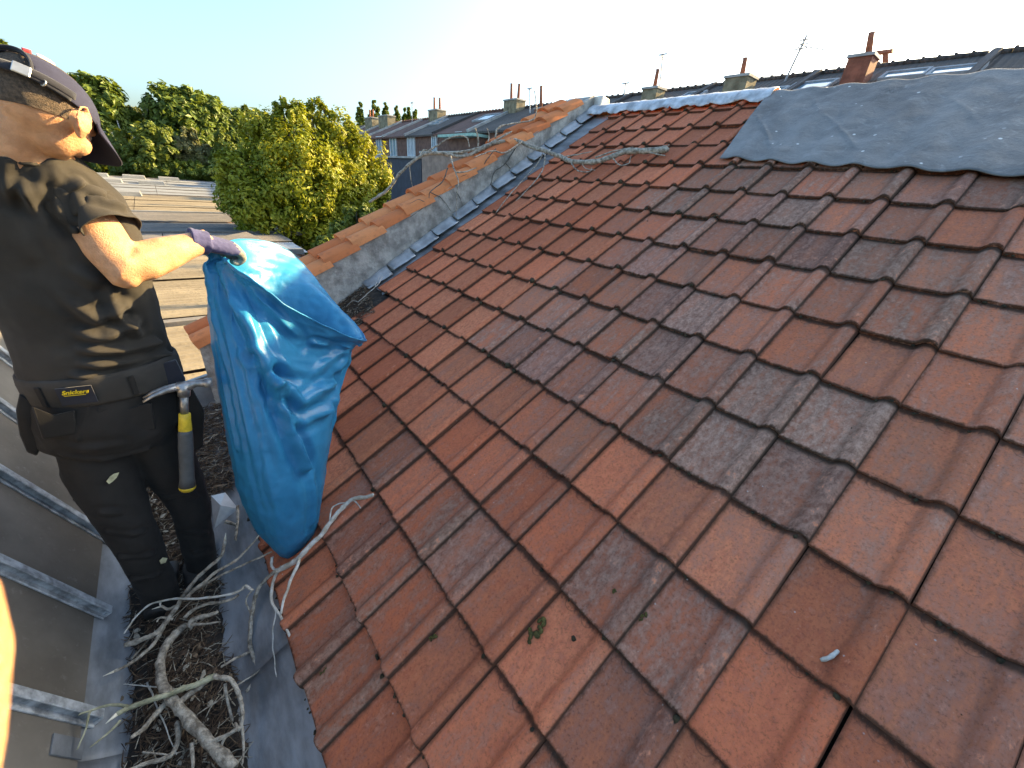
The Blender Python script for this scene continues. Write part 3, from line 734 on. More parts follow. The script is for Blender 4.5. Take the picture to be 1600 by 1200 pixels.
# the old vine draped over the parapet
YW = 3.2
branch('vine_branch', 'long dead vine stem draped over the parapet and across the upper tiles', [
    ([at(577, 316, 3.9), at(607, 295, 3.8), at(626, 269, 3.72), at(660, 243, 3.6), at(686, 239, 3.5), at(727, 244, 3.38), at(772, 224, 3.26), at(806, 220, 3.16), at(829, 229, 3.02), rp(874, 244, .06), rp(892, 252, .05), rp(930, 253, .05), rp(955, 245, .05), rp(980, 237, .05), rp(1012, 236, .04), rp(1045, 234, .035)], 0.0091, 0.0176),
    ([at(660, 243, 3.6), at(682, 228, 3.6), at(705, 215, 3.55), at(728, 214, 3.5), at(733, 230, 3.45)], 0.0064, 0.0038),
    ([at(700, 240, 3.48), at(735, 235, 3.36), at(764, 225, 3.3), at(800, 205, 3.25)], 0.0107, 0.0064),
    ([at(747, 235, 3.38), at(747, 215, 3.4), at(742, 200, 3.4)], 0.0064, 0.0048),
    ([at(762, 222, 3.3), at(764, 210, 3.32), at(760, 200, 3.33)], 0.0053, 0.0032),
    ([at(774, 215, 3.3), at(778, 200, 3.32), at(800, 193, 3.32), at(830, 188, 3.3), at(838, 175, 3.3), at(837, 155, 3.3), at(835, 140, 3.3)], 0.0069, 0.0038),
    ([at(704, 245, 3.2), at(709, 262, 3.08), at(716, 282, 3.0), at(714, 305, 2.98), at(713, 338, 2.97)], 0.0069, 0.0021),
    ([at(712, 270, 3.02), at(728, 268, 3.02), at(745, 262, 3.03)], 0.0053, 0.0032),
    ([rp(848, 240, .05), at(838, 258, 2.98), rp(800, 300, .04), rp(775, 332, .03)], 0.0053, 0.0027),
    ([rp(852, 238, .05), rp(848, 265, .04), rp(830, 290, .035), rp(806, 314, .03)], 0.0056, 0.0027),
    ([at(640, 258, 3.7), at(642, 280, 3.7), at(645, 292, 3.7)], 0.0043, 0.0021),
    ([at(655, 245, 3.62), at(662, 235, 3.62), at(672, 236, 3.6)], 0.0064, 0.0043),
    ([rp(892, 253, .05), rp(902, 266, .04), rp(920, 268, .04), rp(925, 262, .05)], 0.0043, 0.0024),
    ([rp(905, 250, .05), rp(915, 263, .035), rp(930, 266, .03)], 0.0032, 0.0019),
    ([rp(958, 248, .05), rp(968, 258, .04), rp(982, 255, .04), rp(986, 242, .05)], 0.0038, 0.0021),
    ([rp(1000, 236, .04), rp(1022, 240, .03), rp(1040, 243, .03)], 0.0053, 0.0032),
    ([rp(1010, 236, .04), rp(1030, 230, .035), rp(1046, 226, .03)], 0.0048, 0.0027),
    ([rp(880, 245, .06), rp(910, 240, .06), rp(925, 236, .06)], 0.0043, 0.0021),
    ([rp(930, 246, .06), rp(960, 236, .06), rp(990, 230, .05)], 0.0053, 0.0032),
    ([at(815, 222, 3.1), at(790, 238, 3.03), at(770, 236, 3.03), at(740, 246, 3.0)], 0.0064, 0.0032)], M['bark'], None, 'vine')
M['root'] = simple('clinging_roots', (.10, .09, .075), .9, .4, 40)
def wp(px, py):
    p = at(px, py, 3.05)
    for _ in range(4): p = at(px, py, wall_y(p.x) - .006)
    return p
branch('clinging_vine', 'thin dead vine roots clinging to the rendered parapet face', [
    ([wp(700, 262), wp(690, 285), wp(672, 300), wp(668, 318), wp(640, 340)], .004, .0015), ([wp(713, 300), wp(722, 320), wp(712, 345)], .003, .0015),
    ([wp(805, 232), wp(790, 255), wp(772, 270), wp(765, 292), wp(745, 310)], .004, .0015), ([wp(672, 300), wp(690, 310), wp(705, 330)], .003, .001),
    ([wp(775, 232), wp(760, 250), wp(752, 262), wp(720, 276)], .0035, .0015), ([wp(668, 318), wp(655, 312), wp(640, 318)], .0025, .001),
    ([wp(790, 255), wp(800, 268), wp(795, 280)], .003, .001)], M['root'], None, 'vine')
branch('dry_twig', 'pale forked twig on the mould by the parapet foot', [([rp(560, 472, .06), rp(575, 458, .06), rp(590, 445, .06), rp(598, 432, .05)], .0016, .0032), ([rp(585, 450, .06), rp(590, 438, .05), rp(594, 430, .05)], .002, .0012), ([rp(560, 472, .06), rp(550, 470, .06), rp(540, 480, .05)], .0016, .0008)], M['pale_wood'], None, 'twig')
# offcut of zinc by the worker's knee
mb = MB(); mb.add([at(330, 775, Z=-1.40), at(352, 770, Z=-1.40), at(372, 795, Z=-1.42), at(335, 826, Z=-1.46), at(345, 790, Z=-1.385)], [(0, 4, 3), (0, 1, 4), (1, 2, 4), (4, 2, 3)])
o = mb.build('zinc_offcut', M['zinc']); sd = o.modifiers.new('t', 'SOLIDIFY'); sd.thickness = .002
tag(o, 'bent grey zinc offcut between the worker\'s knee and the bag', 'metal offcut')

# ------------------------------------------------------------------ workshop roofs beyond the gutter
def corrugated_mat(name, a, b, c=None):
    t = NT(name); co = t.coord(); mp = t.n('Mapping'); mp.inputs['Scale'].default_value = (.35, 1.4, 1); t.L(co, mp.inputs[0])
    n1 = t.noise(mp.outputs[0], 1.6, 6, .65); n2 = t.noise(co, 14, 5, .7)
    col = t.mix(t.ramp(n1, .32, .68), a, b); col = t.mix(t.ramp(n2, .5, .75, 0, .6), col, c or tuple(x * .45 for x in a))
    t.set(Base_Color=col, Roughness=.9); t.bump(n2, .5, .02); return t.m
M['fibre'] = corrugated_mat('fibre_cement', (.17, .135, .09), (.27, .22, .15), (.08, .065, .045))
M['fibre_dark'] = corrugated_mat('fibre_cement_dark', (.10, .095, .09), (.17, .155, .14), (.30, .22, .16))
M['felt'] = corrugated_mat('roof_felt', (.16, .17, .175), (.26, .26, .255), (.11, .105, .10))
M['pale_sheet'] = corrugated_mat('pale_rooflight', (.28, .30, .32), (.40, .42, .43), (.18, .19, .20))
M['brickish'] = simple('old_brick', (.20, .095, .065), .9, .35, 8, .4, 40, (.28, .15, .11))
def shed_slope(parent, name, x0, x1, ya, za, yb, zb, mat, pitch=.12, amp=.018):
    """corrugations run across the picture (along X)"""
    n = max(4, int(math.hypot(yb - ya, zb - za) / pitch) * 6); vs = []; fs = []; cols = 8
    for i in range(n + 1):
        a = i / n; w_ = amp * math.sin(a * n / 6 * 2 * math.pi)
        for j in range(cols + 1):
            x = x0 + (x1 - x0) * j / cols
            vs.append((x, ya + (yb - ya) * a, za + (zb - za) * a + w_ + .012 * mn.noise(Vector((x * .8, ya + a * 3, 0)))))
    for i in range(n):
        for j in range(cols): b = i * (cols + 1) + j; fs.append((b, b + 1, b + cols + 2, b + cols + 1))
    o = link(name, np_mesh(name, vs, fs), mat, parent); return o
def sheds():
    z = -2.2
    bays = [  # label, y range, z range, x right end, material, extra
        ('nearest bay of corrugated cement sheets just past the gutter end', 3.9, 7.3, -2.35, -2.22, 2.0, 'fibre', .0),
        ('sunlit corrugated cement bay behind the worker\'s elbow', 7.9, 12.6, -2.3, -2.12, 2.3, 'fibre', .14),
        ('bay with pale rooflight sheets behind the gloved hand', 13.0, 16.6, -2.25, -2.16, 3.0, 'pale_sheet', .10),
        ('dark felted bay left of the big yellow tree', 17.2, 22.5, -2.3, -2.14, 2.1, 'fibre_dark', .12),
        ('patchy brown cement bay farther back', 23.2, 30.5, -2.3, -2.05, 3.0, 'fibre', .16),
        ('long grey felted bay below the shrubs', 31.2, 42.0, -2.3, -2.05, 4.3, 'felt', .2),
        ('farthest low grey bay under the trees', 43.0, 50.0, -2.3, -2.05, 5.5, 'felt', .3)]
    for i, (lab, ya, yb, za, zb, xr, m, g) in enumerate(bays):
        root = empty('workshop_roof', ((xr - 14) / 2, ya, za), lab, 'shed roof', 'workshop roofs behind the worker')
        n = 3 if i < 4 else 2; xs = np.linspace(-15 - i * 2, xr, n + 1)
        step = 2.25
        for k in range(max(1, round((yb - ya) / step))):
            t0 = k / max(1, round((yb - ya) / step)); t1 = (k + 1) / max(1, round((yb - ya) / step))
            yy0 = ya + (yb - ya) * t0; yy1 = ya + (yb - ya) * t1; zz0 = za + (zb - za) * t0 + .02; zz1 = za + (zb - za) * t1 - .012
            cuts = list(np.arange(xr, -16 - i * 3, -2.4 - .4 * i))
            for a, b in zip(cuts[1:], cuts[:-1]):
                mm = M[m]
                if m == 'pale_sheet' and (k == 1): mm = M['fibre_dark']
                if i == 3 and k == 0: mm = M['pale_sheet'] if random.random() < .3 else M[m]
                smooth_ = m in ('pale_sheet', 'felt')
                shed_slope(root, 'roof_sheet', a + .012, b - .012, yy0, zz0, yy1, zz1, mm, .15 if not smooth_ else 1.1, .017 if not smooth_ else .012)
        mb = MB(); mb.hexa([(-15 - i * 3, ya, GZ), (xr - .1, ya, GZ), (xr - .1, yb, GZ), (-15 - i * 3, yb, GZ), (-15 - i * 3, ya, za - .05), (xr - .1, ya, za - .05), (xr - .1, yb, zb - .06), (-15 - i * 3, yb, zb - .06)]); mb.build('wall', M['brickish'], root)
        mb = MB(); mb.box(((xr - 15) / 2 - i, yb + .12, zb - .03), (xr + 15 + i * 3, .16, .14)); mb.build('ridge_capping', M['felt'] if i % 2 else M['fibre_dark'], root)
        if i in (4, 5, 6):
            for q in range(5):
                x = -1 - q * 2.3 - i * .3 + (i - 4) * 1.5; mb = MB(); y = yb - 1.2
                mb.hexa([(x, y, zb - .12), (x + 1.5, y, zb - .12), (x + 1.5, y + 1.0, zb - .02), (x, y + 1.0, zb - .02), (x + .06, y + .06, zb + .18), (x + 1.44, y + .06, zb + .18), (x + 1.44, y + .94, zb + .22), (x + .06, y + .94, zb + .22)])
                mb.build('rooflight', M['felt'], root)
sheds()
# grey lean-to whose edge shows between the bag and the tree
mb = MB(); a, b, c, d_ = at(385, 362, Z=-2.05), at(492, 412, Z=-2.15), at(400, 420, Z=-2.15), at(330, 372, Z=-2.05)
mb.hexa([a - UPZ * .16, b - UPZ * .16, c - UPZ * .16, d_ - UPZ * .16, a, b, c, d_])
root = empty('lean_to', (1.6, 9, GZ), 'grey flat lean-to roof edge between the blue bag and the yellow tree', 'shed roof'); mb.build('flat_roof', M['fibre_dark'], root)
mb = MB(); mb.hexa([(1.0, 8.2, GZ), (1.9, 8.2, GZ), (1.9, 12, GZ), (1.0, 12, GZ), (1.0, 8.2, -2.32), (1.9, 8.2, -2.32), (1.9, 12, -2.24), (1.0, 12, -2.24)]); mb.build('wall', M['brickish'], root)

# ------------------------------------------------------------------ row of houses beyond the gardens
RX, RZ = 22.0, 4.97; EX, EZ = 17.7, 2.98
def roof_mat(name, a, b):
    t = NT(name); c = t.coord(); n1 = t.noise(c, .7, 6, .7); n2 = t.noise(c, 9, 4, .7)
    wv = t.n('TexWave'); wv.wave_type = 'BANDS'; wv.bands_direction = 'Y'; wv.inputs['Scale'].default_value = 1.45; wv.inputs['Distortion'].default_value = .3; t.L(c, wv.inputs['Vector'])
    w2 = t.n('TexWave'); w2.wave_type = 'BANDS'; w2.bands_direction = 'Z'; w2.wave_profile = 'SAW'; w2.inputs['Scale'].default_value = 2.2; t.L(c, w2.inputs['Vector'])
    col = t.mix(t.ramp(n1, .3, .7), a, b); col = t.mix(t.ramp(n2, .5, .8, 0, .5), col, tuple(x * .5 for x in a))
    t.set(Base_Color=col, Roughness=.85); t.bump(t.math('ADD', t.math('ADD', wv.outputs[1], t.math('MULTIPLY', w2.outputs[1], .6)), t.math('MULTIPLY', n2, .3)), .8, .06); return t.m
RM = [roof_mat('roof_brown', (.14, .068, .050), (.20, .10, .075)), roof_mat('roof_black', (.075, .062, .054), (.125, .10, .086)), roof_mat('roof_red', (.15, .065, .045), (.21, .095, .07)), roof_mat('roof_slate', (.065, .06, .06), (.10, .09, .088))]
M['chim_yellow'] = simple('yellow_brick', (.26, .20, .12), .9, .4, 3, .5, 12, (.34, .28, .18))
M['chim_red'] = simple('red_brick', (.30, .095, .055), .9, .3, 3, .5, 12)
M['terracotta'] = simple('terracotta', (.30, .11, .065), .8, .3, 6)
M['frame_white'] = simple('white_frame', (.7, .71, .7), .5, .1, 3)
M['cornice'] = simple('pale_cornice', (.40, .38, .35), .8, .25, 2)
M['navy_wall'] = simple('navy_cladding', (.030, .040, .062), .6, .25, 2)
M['pink_wall'] = simple('pinkish_render', (.36, .24, .185), .9, .25, 2, .3, 10)
M['teal_paint'] = simple('pale_green_paint', (.30, .50, .42), .6, .15, 3)
M['grey_blind'] = simple('roller_blind', (.42, .45, .47), .6, .2, 6)
M['brick_face'] = simple('brick_face', (.17, .085, .062), .9, .3, 3, .4, 14)
t = NT('window_glass'); c = t.coord(); t.set(Base_Color=t.mix(t.noise(c, 1.1, 2), (.10, .20, .26), (.20, .33, .40)), Roughness=.08); t.b.inputs['Specular IOR Level'].default_value = .8; M['glass'] = t.m
SLD = Vector((RX - EX, 0, RZ - EZ)).normalized(); SLN = Vector((-SLD.z, 0, SLD.x))
def on_row(px, py):
    d = at(px, py, 1); return d * ((Vector((RX, 0, RZ)).dot(SLN)) / d.dot(SLN))
def chimney(parent, c, w_, dp, h, mat, pots, name='chimney'):
    mb = MB(); mb.box(c + Vector((0, 0, h / 2 - .9)), (dp, w_, h + 1.8)); o = mb.build(name, mat, parent)
    mb = MB(); mb.box(c + Vector((0, 0, h + .045)), (dp + .1, w_ + .1, .09)); mb.build('chimney_cap', M['cornice'], o)
    for dy, ph, lean in pots:
        mb = MB(); b = c + Vector((0, dy, h + .09)); mb.tube([b, b + Vector((lean * .5, -lean, ph * .9)), b + Vector((lean * .5, -lean * 1.0, ph))], [.105, .085, .10], 10); mb.build('chimney_pot', M['terracotta'], o, True)
def window_roof(parent, c, w_, h, open_=False):
    A = (Vector((0, 1, 0)), SLD, SLN); mb = MB()
    for dx, dy, sx, sy in ((-w_ / 2, 0, .08, h + .08), (w_ / 2, 0, .08, h + .08), (0, -h / 2, w_ - .08, .08), (0, h / 2, w_ - .08, .1)): mb.box(c + A[0] * dx + A[1] * dy + SLN * .05, (sx, sy, .12), A)
    o = mb.build('skylight', M['pale_sheet'], parent); mb = MB(); mb.box(c + SLN * .055, (w_ - .08, h - .08, .02), A); mb.build('pane', M['glass'], o)
def row_house(y0, y1, rm, label, walls=True, face='brick_face'):
    root = empty('row_house', ((EX + RX) / 2, (y0 + y1) / 2, GZ), label, 'house', 'row of houses beyond the gardens')
    mb = MB(); bx = 2 * RX - EX
    mb.hexa([(EX + .25, y0, GZ), (bx, y0, GZ), (bx, y1, GZ), (EX + .25, y1, GZ), (EX + .25, y0, EZ - .02), (bx, y0, EZ - .02), (bx, y1, EZ - .02), (EX + .25, y1, EZ - .02)]); mb.build('wall', M[face], root)
    mb = MB(); n = 14
    vs = []; fs = []
    for i in range(n + 1):
        y = y0 + .02 + (y1 - y0 - .04) * i / n; dz = .03 * mn.noise(Vector((y * .6, 0, 0)))
        vs += [(EX, y, EZ), (RX, y, RZ + dz), (bx + .3, y, EZ), (EX, y, EZ - .12), (bx + .3, y, EZ - .12)]
    for i in range(n):
        a = i * 5; fs += [(a, a + 1, a + 6, a + 5), (a + 1, a + 2, a + 7, a + 6), (a + 3, a, a + 5, a + 8)]
    for a in (0, n * 5): fs.append((a, a + 3, a + 4, a + 2, a + 1))
    mb.add(vs, fs); rf = mb.build('roof', rm, root)
    mb = MB(); y = y0 + .2
    while y < y1 - .1: mb.tube([(RX, y, RZ + .0), (RX, y + .33, RZ + .015), (RX, y + .36, RZ + .03), (RX, y + .40, RZ + .03)], [.11, .11, .14, .14], 8); y += .42
    mb.build('ridge_tiles', rm, rf, True)
    mb = MB(); A = (Vector((0, 1, 0)), SLD, SLN); c = (Vector((EX, y0, EZ)) + Vector((RX, y0, RZ))) / 2
    mb.box(c + SLN * .06, (.22, (Vector((RX, 0, RZ)) - Vector((EX, 0, EZ))).length, .2), A); mb.build('party_wall_coping', M['cornice'] if label.find('grey') >= 0 or rm != RM[1] else RM[3], root)
    mb = MB(); mb.box((EX - .02, (y0 + y1) / 2, EZ - 1.75), (.7, y1 - y0 - .04, .16)); mb.build('cornice', M['cornice'], root)
    return root
def house_window(root, px, py, w_, h, kind='window'):
    c = at(px, py, X=EX + .22); mb = MB()
    for dy, dz, sy, sz in ((-w_ / 2, 0, .10, h + .1), (w_ / 2, 0, .10, h + .1), (0, -h / 2, w_ - .1, .1), (0, h / 2, w_ - .1, .1), (0, 0, .06, h - .1)): mb.box(c + Vector((0, dy, dz)), (.16, sy, sz))
    o = mb.build('window', M['frame_white'], root); mb = MB(); mb.box(c + Vector((.02, 0, 0)), (.04, w_ - .1, h - .1)); mb.build('pane', M['grey_blind'] if kind == 'blind' else M['glass'], o)
edges = [-9.0, -2.8, 3.2, 8.2, 12.6, 17.4, 22.6, 27.6, 32.6, 37.6, 42.4, 47.2, 52.0, 57.0, 62.5, 68.0, 74.0]
desc = ['dark roofed row house at the far right, partly out of the picture', 'dark roofed row house with two pale roof windows at the right', 'dark roofed row house with the tall red brick chimney', 'row house with one broad blue skylight left of the red chimney',
        'row house with yellowish chimney stub and blue skylight above the ridge lead', 'dark row house behind the bent aerial left of the white stub', 'dark row house just behind the top of the parapet coping', 'brown row house with the pale green dormer', 'black roofed row house left of the green dormer',
        'row house with grey skylight below two chimney pots', 'row house with reddish roof and roller blind window', 'red roofed row house above the yellow tree', 'dark slate row house behind the yellow tree top', 'far brown row house left of the red roof', 'far dark row house near the poplars', 'farthest low row house under the poplars']
rms = [1, 1, 1, 1, 1, 1, 1, 0, 1, 0, 2, 0, 2, 3, 0, 0]
H = [row_house(edges[i], edges[i + 1], RM[rms[i]], desc[i]) for i in range(16)]
def hidx(y):
    for i in range(16):
        if edges[i] <= y < edges[i + 1]: return i
    return 15
for px, py, w_, h in ((1082, 151, .95, .8), (1192, 147, 1.5, .8), (1266, 137, 1.4, .95), (1412, 119, 1.15, .7), (1492, 113, 1.2, .7), (925, 163, 1.2, .8), (684, 192, 1.9, 1.2), (760, 185, 1.9, 1.3), (600, 196, 1.2, .8)):
    p = on_row(px, py); window_roof(H[hidx(p.y)], p, w_, h)
for px, py, w_, dp, h, mat, pots in ((1018, 160, .85, .7, .50, 'chim_yellow', [(0, .75, .0)]), (1150, 152, .95, .8, .62, 'chim_yellow', [(0, .62, -.04)]), (1334, 132, .70, .7, .72, 'chim_red', [(-.1, .62, -.12)]),
                                     (803, 174, 1.5, .8, .6, 'chim_yellow', [(.4, 1.0, -.05), (-.4, .9, 0)]), (683, 186, 1.7, .9, .6, 'chim_yellow', [(.5, 1.0, 0), (-.5, .9, 0)]), (582, 200, 2.2, .9, .9, 'chim_yellow', [(.5, .8, 0), (-.4, .8, 0)]), (605, 198, 2.4, .9, .9, 'chim_yellow', [])):
    p = on_row(px, py); chimney(H[hidx(p.y)], p, w_, dp, h, M[mat], pots)
p = at(1378, 108, X=23.2); chimney(H[hidx(p.y)], p - UPZ * .5, .6, .4, .3, M['chim_red'], [(-.15, .62, -.2), (.15, .62, -.2)])
mb = MB(); q = p + Vector((-.1, .2, .52)); mb.box(q, (.25, .7, .10)); mb.build('flue_cowl', M['terracotta'], H[hidx(p.y)])
p = at(846, 160, X=21); chimney(H[hidx(p.y)], p - UPZ * .9, .7, .5, .5, M['terracotta'], [(0, 1.2, -.1)])
for px, py, w_, h, kd in ((593, 228, 1.2, 1.5, 'w'), (615, 230, 1.3, 1.5, 'w'), (643, 229, 1.3, 1.5, 'blind'), (679, 229, .7, 1.4, 'w'), (717, 227, .8, 1.6, 'w')):
    p = at(px, py, X=EX + .22); house_window(H[hidx(p.y)], px, py, w_, h, kd)
# pale green dormer
p = at(725, 212, X=EX - .2); i = hidx(p.y); mb = MB(); mb.box(p + Vector((.1, 0, -.06)), (1.8, 4.6, .16)); mb.build('dormer_roof', M['teal_paint'], H[i]); mb = MB(); mb.box(p + Vector((.5, 0, -.75)), (1.2, 4.2, 1.2)); mb.build('dormer_wall', M['brick_face'], H[i])
# back extensions below the row
def annex(name, label, pa, pb, X, zt, mat, dp=4):
    a = at(*pa, X=X); b = at(*pb, X=X); y0, y1 = sorted((a.y, b.y)); root = empty(name, (X, (y0 + y1) / 2, GZ), label, 'extension')
    mb = MB(); mb.hexa([(X, y0, GZ), (X + dp, y0, GZ), (X + dp, y1, GZ), (X, y1, GZ), (X, y0, zt), (X + dp, y0, zt), (X + dp, y1, zt), (X, y1, zt)]); mb.build('wall', mat, root)
    mb = MB(); mb.box((X + dp / 2 - .05, (y0 + y1) / 2, zt + .06), (dp + .2, y1 - y0 + .1, .12)); mb.build('roof_edge', M['cornice'], root)
annex('back_extension', 'dark navy clad back extension right of the yellow tree', (590, 250), (658, 250), 14.0, at(620, 247, X=14).z, M['navy_wall'], 3.7)
annex('back_extension', 'pinkish rendered back extension behind the parapet vine', (659, 246), (735, 250), 13.6, at(690, 240, X=13.6).z, M['pink_wall'], 4)
# aerials on the roofs
def aerial(px, py0, py1, label, X=21.5, lean=0, bars=0):
    a = at(px, py0, X=X); b = at(px + lean, py1, X=X); mb = MB(); root = empty('roof_aerial', a, label, 'aerial', 'roof aerials')
    mb.tube([a - (b - a) * .3, b], .04, 6); mb.build('mast', M['zinc'], root)
    d = (b - a); u_ = Vector((0, 1, 0)); mb = MB()
    if bars:
        for k in range(bars): c = a + d * (.72 + .28 * k / bars); mb.box(c, (.06, .5 - .06 * k, .03)); mb.box(c, (.5, .03, .03))
        mb.tube([a + d * .78, a + d * .78 + Vector((0, -.9, -.25))], .02, 5)
    else: mb.box(b, (.05, .5, .05)); mb.box(b - d * .06, (.3, .05, .05))
    mb.build('antenna', M['zinc'], root)
aerial(1030, 145, 85, 'thin straight aerial mast left of the yellowish chimney', lean=6)
aerial(1226, 128, 55, 'leaning aerial with cross bars above the blue skylights', lean=35, bars=3)
aerial(828, 168, 138, 'forked aerial behind the parapet top', X=20, lean=0)
aerial(975, 152, 130, 'short aerial above the ridge lead', lean=3)
aerial(644, 188, 160, 'small aerial among the poplars', lean=0)
aerial(545, 205, 178, 'aerial at the left end of the row by the yellow tree', lean=-2, X=20)

# ------------------------------------------------------------------ trees
def leaf_mat(name, a, b, c):
    t = NT(name); r = t.n('NewGeometry').outputs['Random Per Island']; co = t.coord(); n1 = t.noise(co, .55, 3)
    col = t.mix(r, a, b); col = t.mix(t.ramp(n1, .42, .66, 0, .8), col, c)
    t.set(Base_Color=col, Roughness=.5); t.b.inputs['Specular IOR Level'].default_value = .35
    tr = t.n('BsdfTranslucent'); t.L(t.mix(.5, col, (.20, .22, .02)), tr.inputs[0]); mx = t.n('MixShader'); mx.inputs[0].default_value = .35
    t.L(t.b.outputs[0], mx.inputs[1]); t.L(tr.outputs[0], mx.inputs[2]); t.L(mx.outputs[0], t.o.inputs[0]); return t.m
LM = {'yellow': leaf_mat('leaf_yellow', (.17, .205, .018), (.31, .325, .028), (.40, .36, .03)), 'mid': leaf_mat('leaf_mid', (.085, .13, .022), (.14, .18, .03), (.17, .20, .028)),
      'dark': leaf_mat('leaf_dark', (.075, .12, .022), (.13, .18, .03), (.15, .20, .028)), 'lime': leaf_mat('leaf_lime', (.10, .14, .02), (.15, .19, .03), (.16, .19, .03)), 'pale': leaf_mat('leaf_pale', (.13, .14, .06), (.20, .19, .09), (.17, .17, .05))}
M['trunk'] = simple('trunk_bark', (.10, .08, .06), .9, .4, 4, .6, 14)
def tree(name, label, base, lobes, n, size, mat, group=None, trunk_r=.14, spiky=0.0, cat='tree'):
    """lobes: (centre, radii); leaves are small folded faces gathered in clumps through each lobe's shell and volume"""
    root = empty(name, base, label, cat, group); g = np.random.default_rng(abs(hash(label)) % 1000 if False else len(label) * 13 + n)
    vol = np.array([l[1][0] * l[1][1] * l[1][2] for l in lobes]) ** (2 / 3); cnt = (vol / vol.sum() * n).astype(int)
    P = []; D = []
    for (c, r), k in zip(lobes, cnt):
        c = np.array(c); r = np.array(r); nc = max(6, k // 55)
        d = g.normal(size=(nc, 3)); d /= np.linalg.norm(d, axis=1)[:, None]
        rad = g.uniform(.55, 1.06, nc) ** .7; cc = c + d * r * rad[:, None]; sz = g.uniform(.10, .24, nc) * r.mean() * 1.15
        idx = g.integers(0, nc, k); off = g.normal(size=(k, 3)); off /= np.linalg.norm(off, axis=1)[:, None]
        off *= (g.uniform(0, 1, k) ** .45 * sz[idx])[:, None]; off[:, 2] *= (1 + spiky)
        off[:, 2] += spiky * .5 * sz[idx] * g.uniform(0, 1, k)
        P.append(cc[idx] + off); D.append(off / (np.linalg.norm(off, axis=1)[:, None] + 1e-6) + d[idx] * .7)
    P = np.concatenate(P); D = np.concatenate(D); k = len(P)
    nrm = D + g.normal(size=(k, 3)) * .55 + np.array([0, 0, .25]); nrm /= np.linalg.norm(nrm, axis=1)[:, None]
    t1 = np.cross(nrm, g.normal(size=(k, 3))); t1 /= np.linalg.norm(t1, axis=1)[:, None]; t2 = np.cross(nrm, t1)
    s = size * g.uniform(.6, 1.3, k)[:, None]
    Vv = np.empty((k, 4, 3)); Vv[:, 0] = P - t1 * s; Vv[:, 1] = P + t2 * s * .45 + nrm * s * .12; Vv[:, 2] = P + t1 * s; Vv[:, 3] = P - t2 * s * .45 + nrm * s * .12
    me = np_mesh('crown', Vv.reshape(-1, 3), np.arange(k * 4).reshape(-1, 4), False)
    link('crown', me, mat, root)
    mb = MB(); top = Vector(np.mean([l[0] for l in lobes], axis=0)); b = Vector(base)
    mid = b.lerp(top, .45) + Vector((.1, .1, 0)); mb.tube([b, b.lerp(mid, .5), mid, top], [trunk_r * 1.25, trunk_r, trunk_r * .8, trunk_r * .35], 8)
    for c, r in lobes: mb.tube([mid, mid.lerp(Vector(c), .5) + Vector((0, 0, .1)), Vector(c), Vector(c) + Vector((0, 0, r[2] * .6))], [trunk_r * .5, trunk_r * .35, trunk_r * .22, .015], 6)
    mb.build('trunk', M['trunk'], root, True)
    return root
def lobe(px, py, Y, wpx, hpx, dpt=None):
    c = at(px, py, Y); dist = c.dot(CF); k = dist / FPX * (1.0 if Y < 20 or Y > 100 else 1.06); return (c, (wpx * k, dpt or wpx * k, hpx * k))
Y1 = 18.0
tree('broadleaf_tree', 'big sunlit yellow green tree standing left of the parapet', (at(480, 330, Y1).x, Y1, GZ), [lobe(x, y, Y1 + dz, w_, h) for x, y, w_, h, dz in (
    (458, 205, 26, 48, 0), (492, 215, 30, 50, .6), (420, 255, 38, 62, .3), (385, 300, 42, 62, 0), (535, 245, 38, 55, .3), (572, 275, 36, 58, 0), (475, 290, 60, 75, -.8), (540, 320, 50, 62, -.4), (430, 335, 58, 50, -.6), (500, 360, 50, 45, -.6), (368, 290, 24, 52, .2), (445, 190, 16, 28, .2), (508, 190, 18, 28, .4), (590, 300, 22, 40, 0))], 62000, .085, LM['yellow'], None, .2, .5)
tree('bush', 'rounded bush below the coping tiles at the foot of the yellow tree', (at(560, 350, 12).x, 12, GZ), [lobe(558, 348, 12, 24, 26), lobe(535, 370, 12, 22, 22), lobe(572, 338, 12.2, 16, 16), lobe(515, 392, 11.6, 22, 24)], 9000, .06, LM['mid'], None, .06, .2, 'bush')
Y2 = 60.0
tree('broadleaf_tree', 'broad dark tree behind the workshop roofs, left of the yellow tree', (at(300, 240, Y2).x, Y2, GZ), [lobe(x, y + 9, Y2, w_, h) for x, y, w_, h in ((262, 172, 26, 34), (285, 165, 30, 28), (325, 182, 34, 36), (350, 205, 32, 40), (300, 205, 46, 42), (268, 210, 30, 38), (372, 215, 18, 36), (330, 235, 40, 32), (300, 250, 50, 26), (260, 250, 40, 26))], 46000, .34, LM['dark'], None, .35, .2)
tree('broadleaf_tree', 'mid green tree showing behind the worker\'s cap', (at(150, 200, 60).x, 60, GZ), [lobe(x, y + 9, 60, w_, h) for x, y, w_, h in ((140, 150, 30, 34), (165, 165, 34, 38), (185, 195, 26, 36), (120, 175, 36, 44), (150, 205, 40, 40), (100, 140, 26, 26), (150, 240, 60, 30), (200, 235, 30, 30))], 34000, .34, LM['dark'], None, .35, .2)
tree('broadleaf_tree', 'small tree top peeking above the worker\'s cap', (at(15, 200, 64).x, 64, GZ), [lobe(x, y, 64, w_, h) for x, y, w_, h in ((20, 92, 14, 22), (5, 115, 24, 26), (40, 125, 24, 24), (20, 160, 40, 40))], 9000, .30, LM['mid'], None, .3, .3)
tree('broadleaf_tree', 'hazy green tree top between the dark tree and the yellow tree', (at(410, 240, 70).x, 70, GZ), [lobe(x, y, 70, w_, h) for x, y, w_, h in ((400, 190, 26, 18), (425, 195, 26, 18), (415, 220, 44, 32))], 8000, .42, LM['mid'], None, .3)
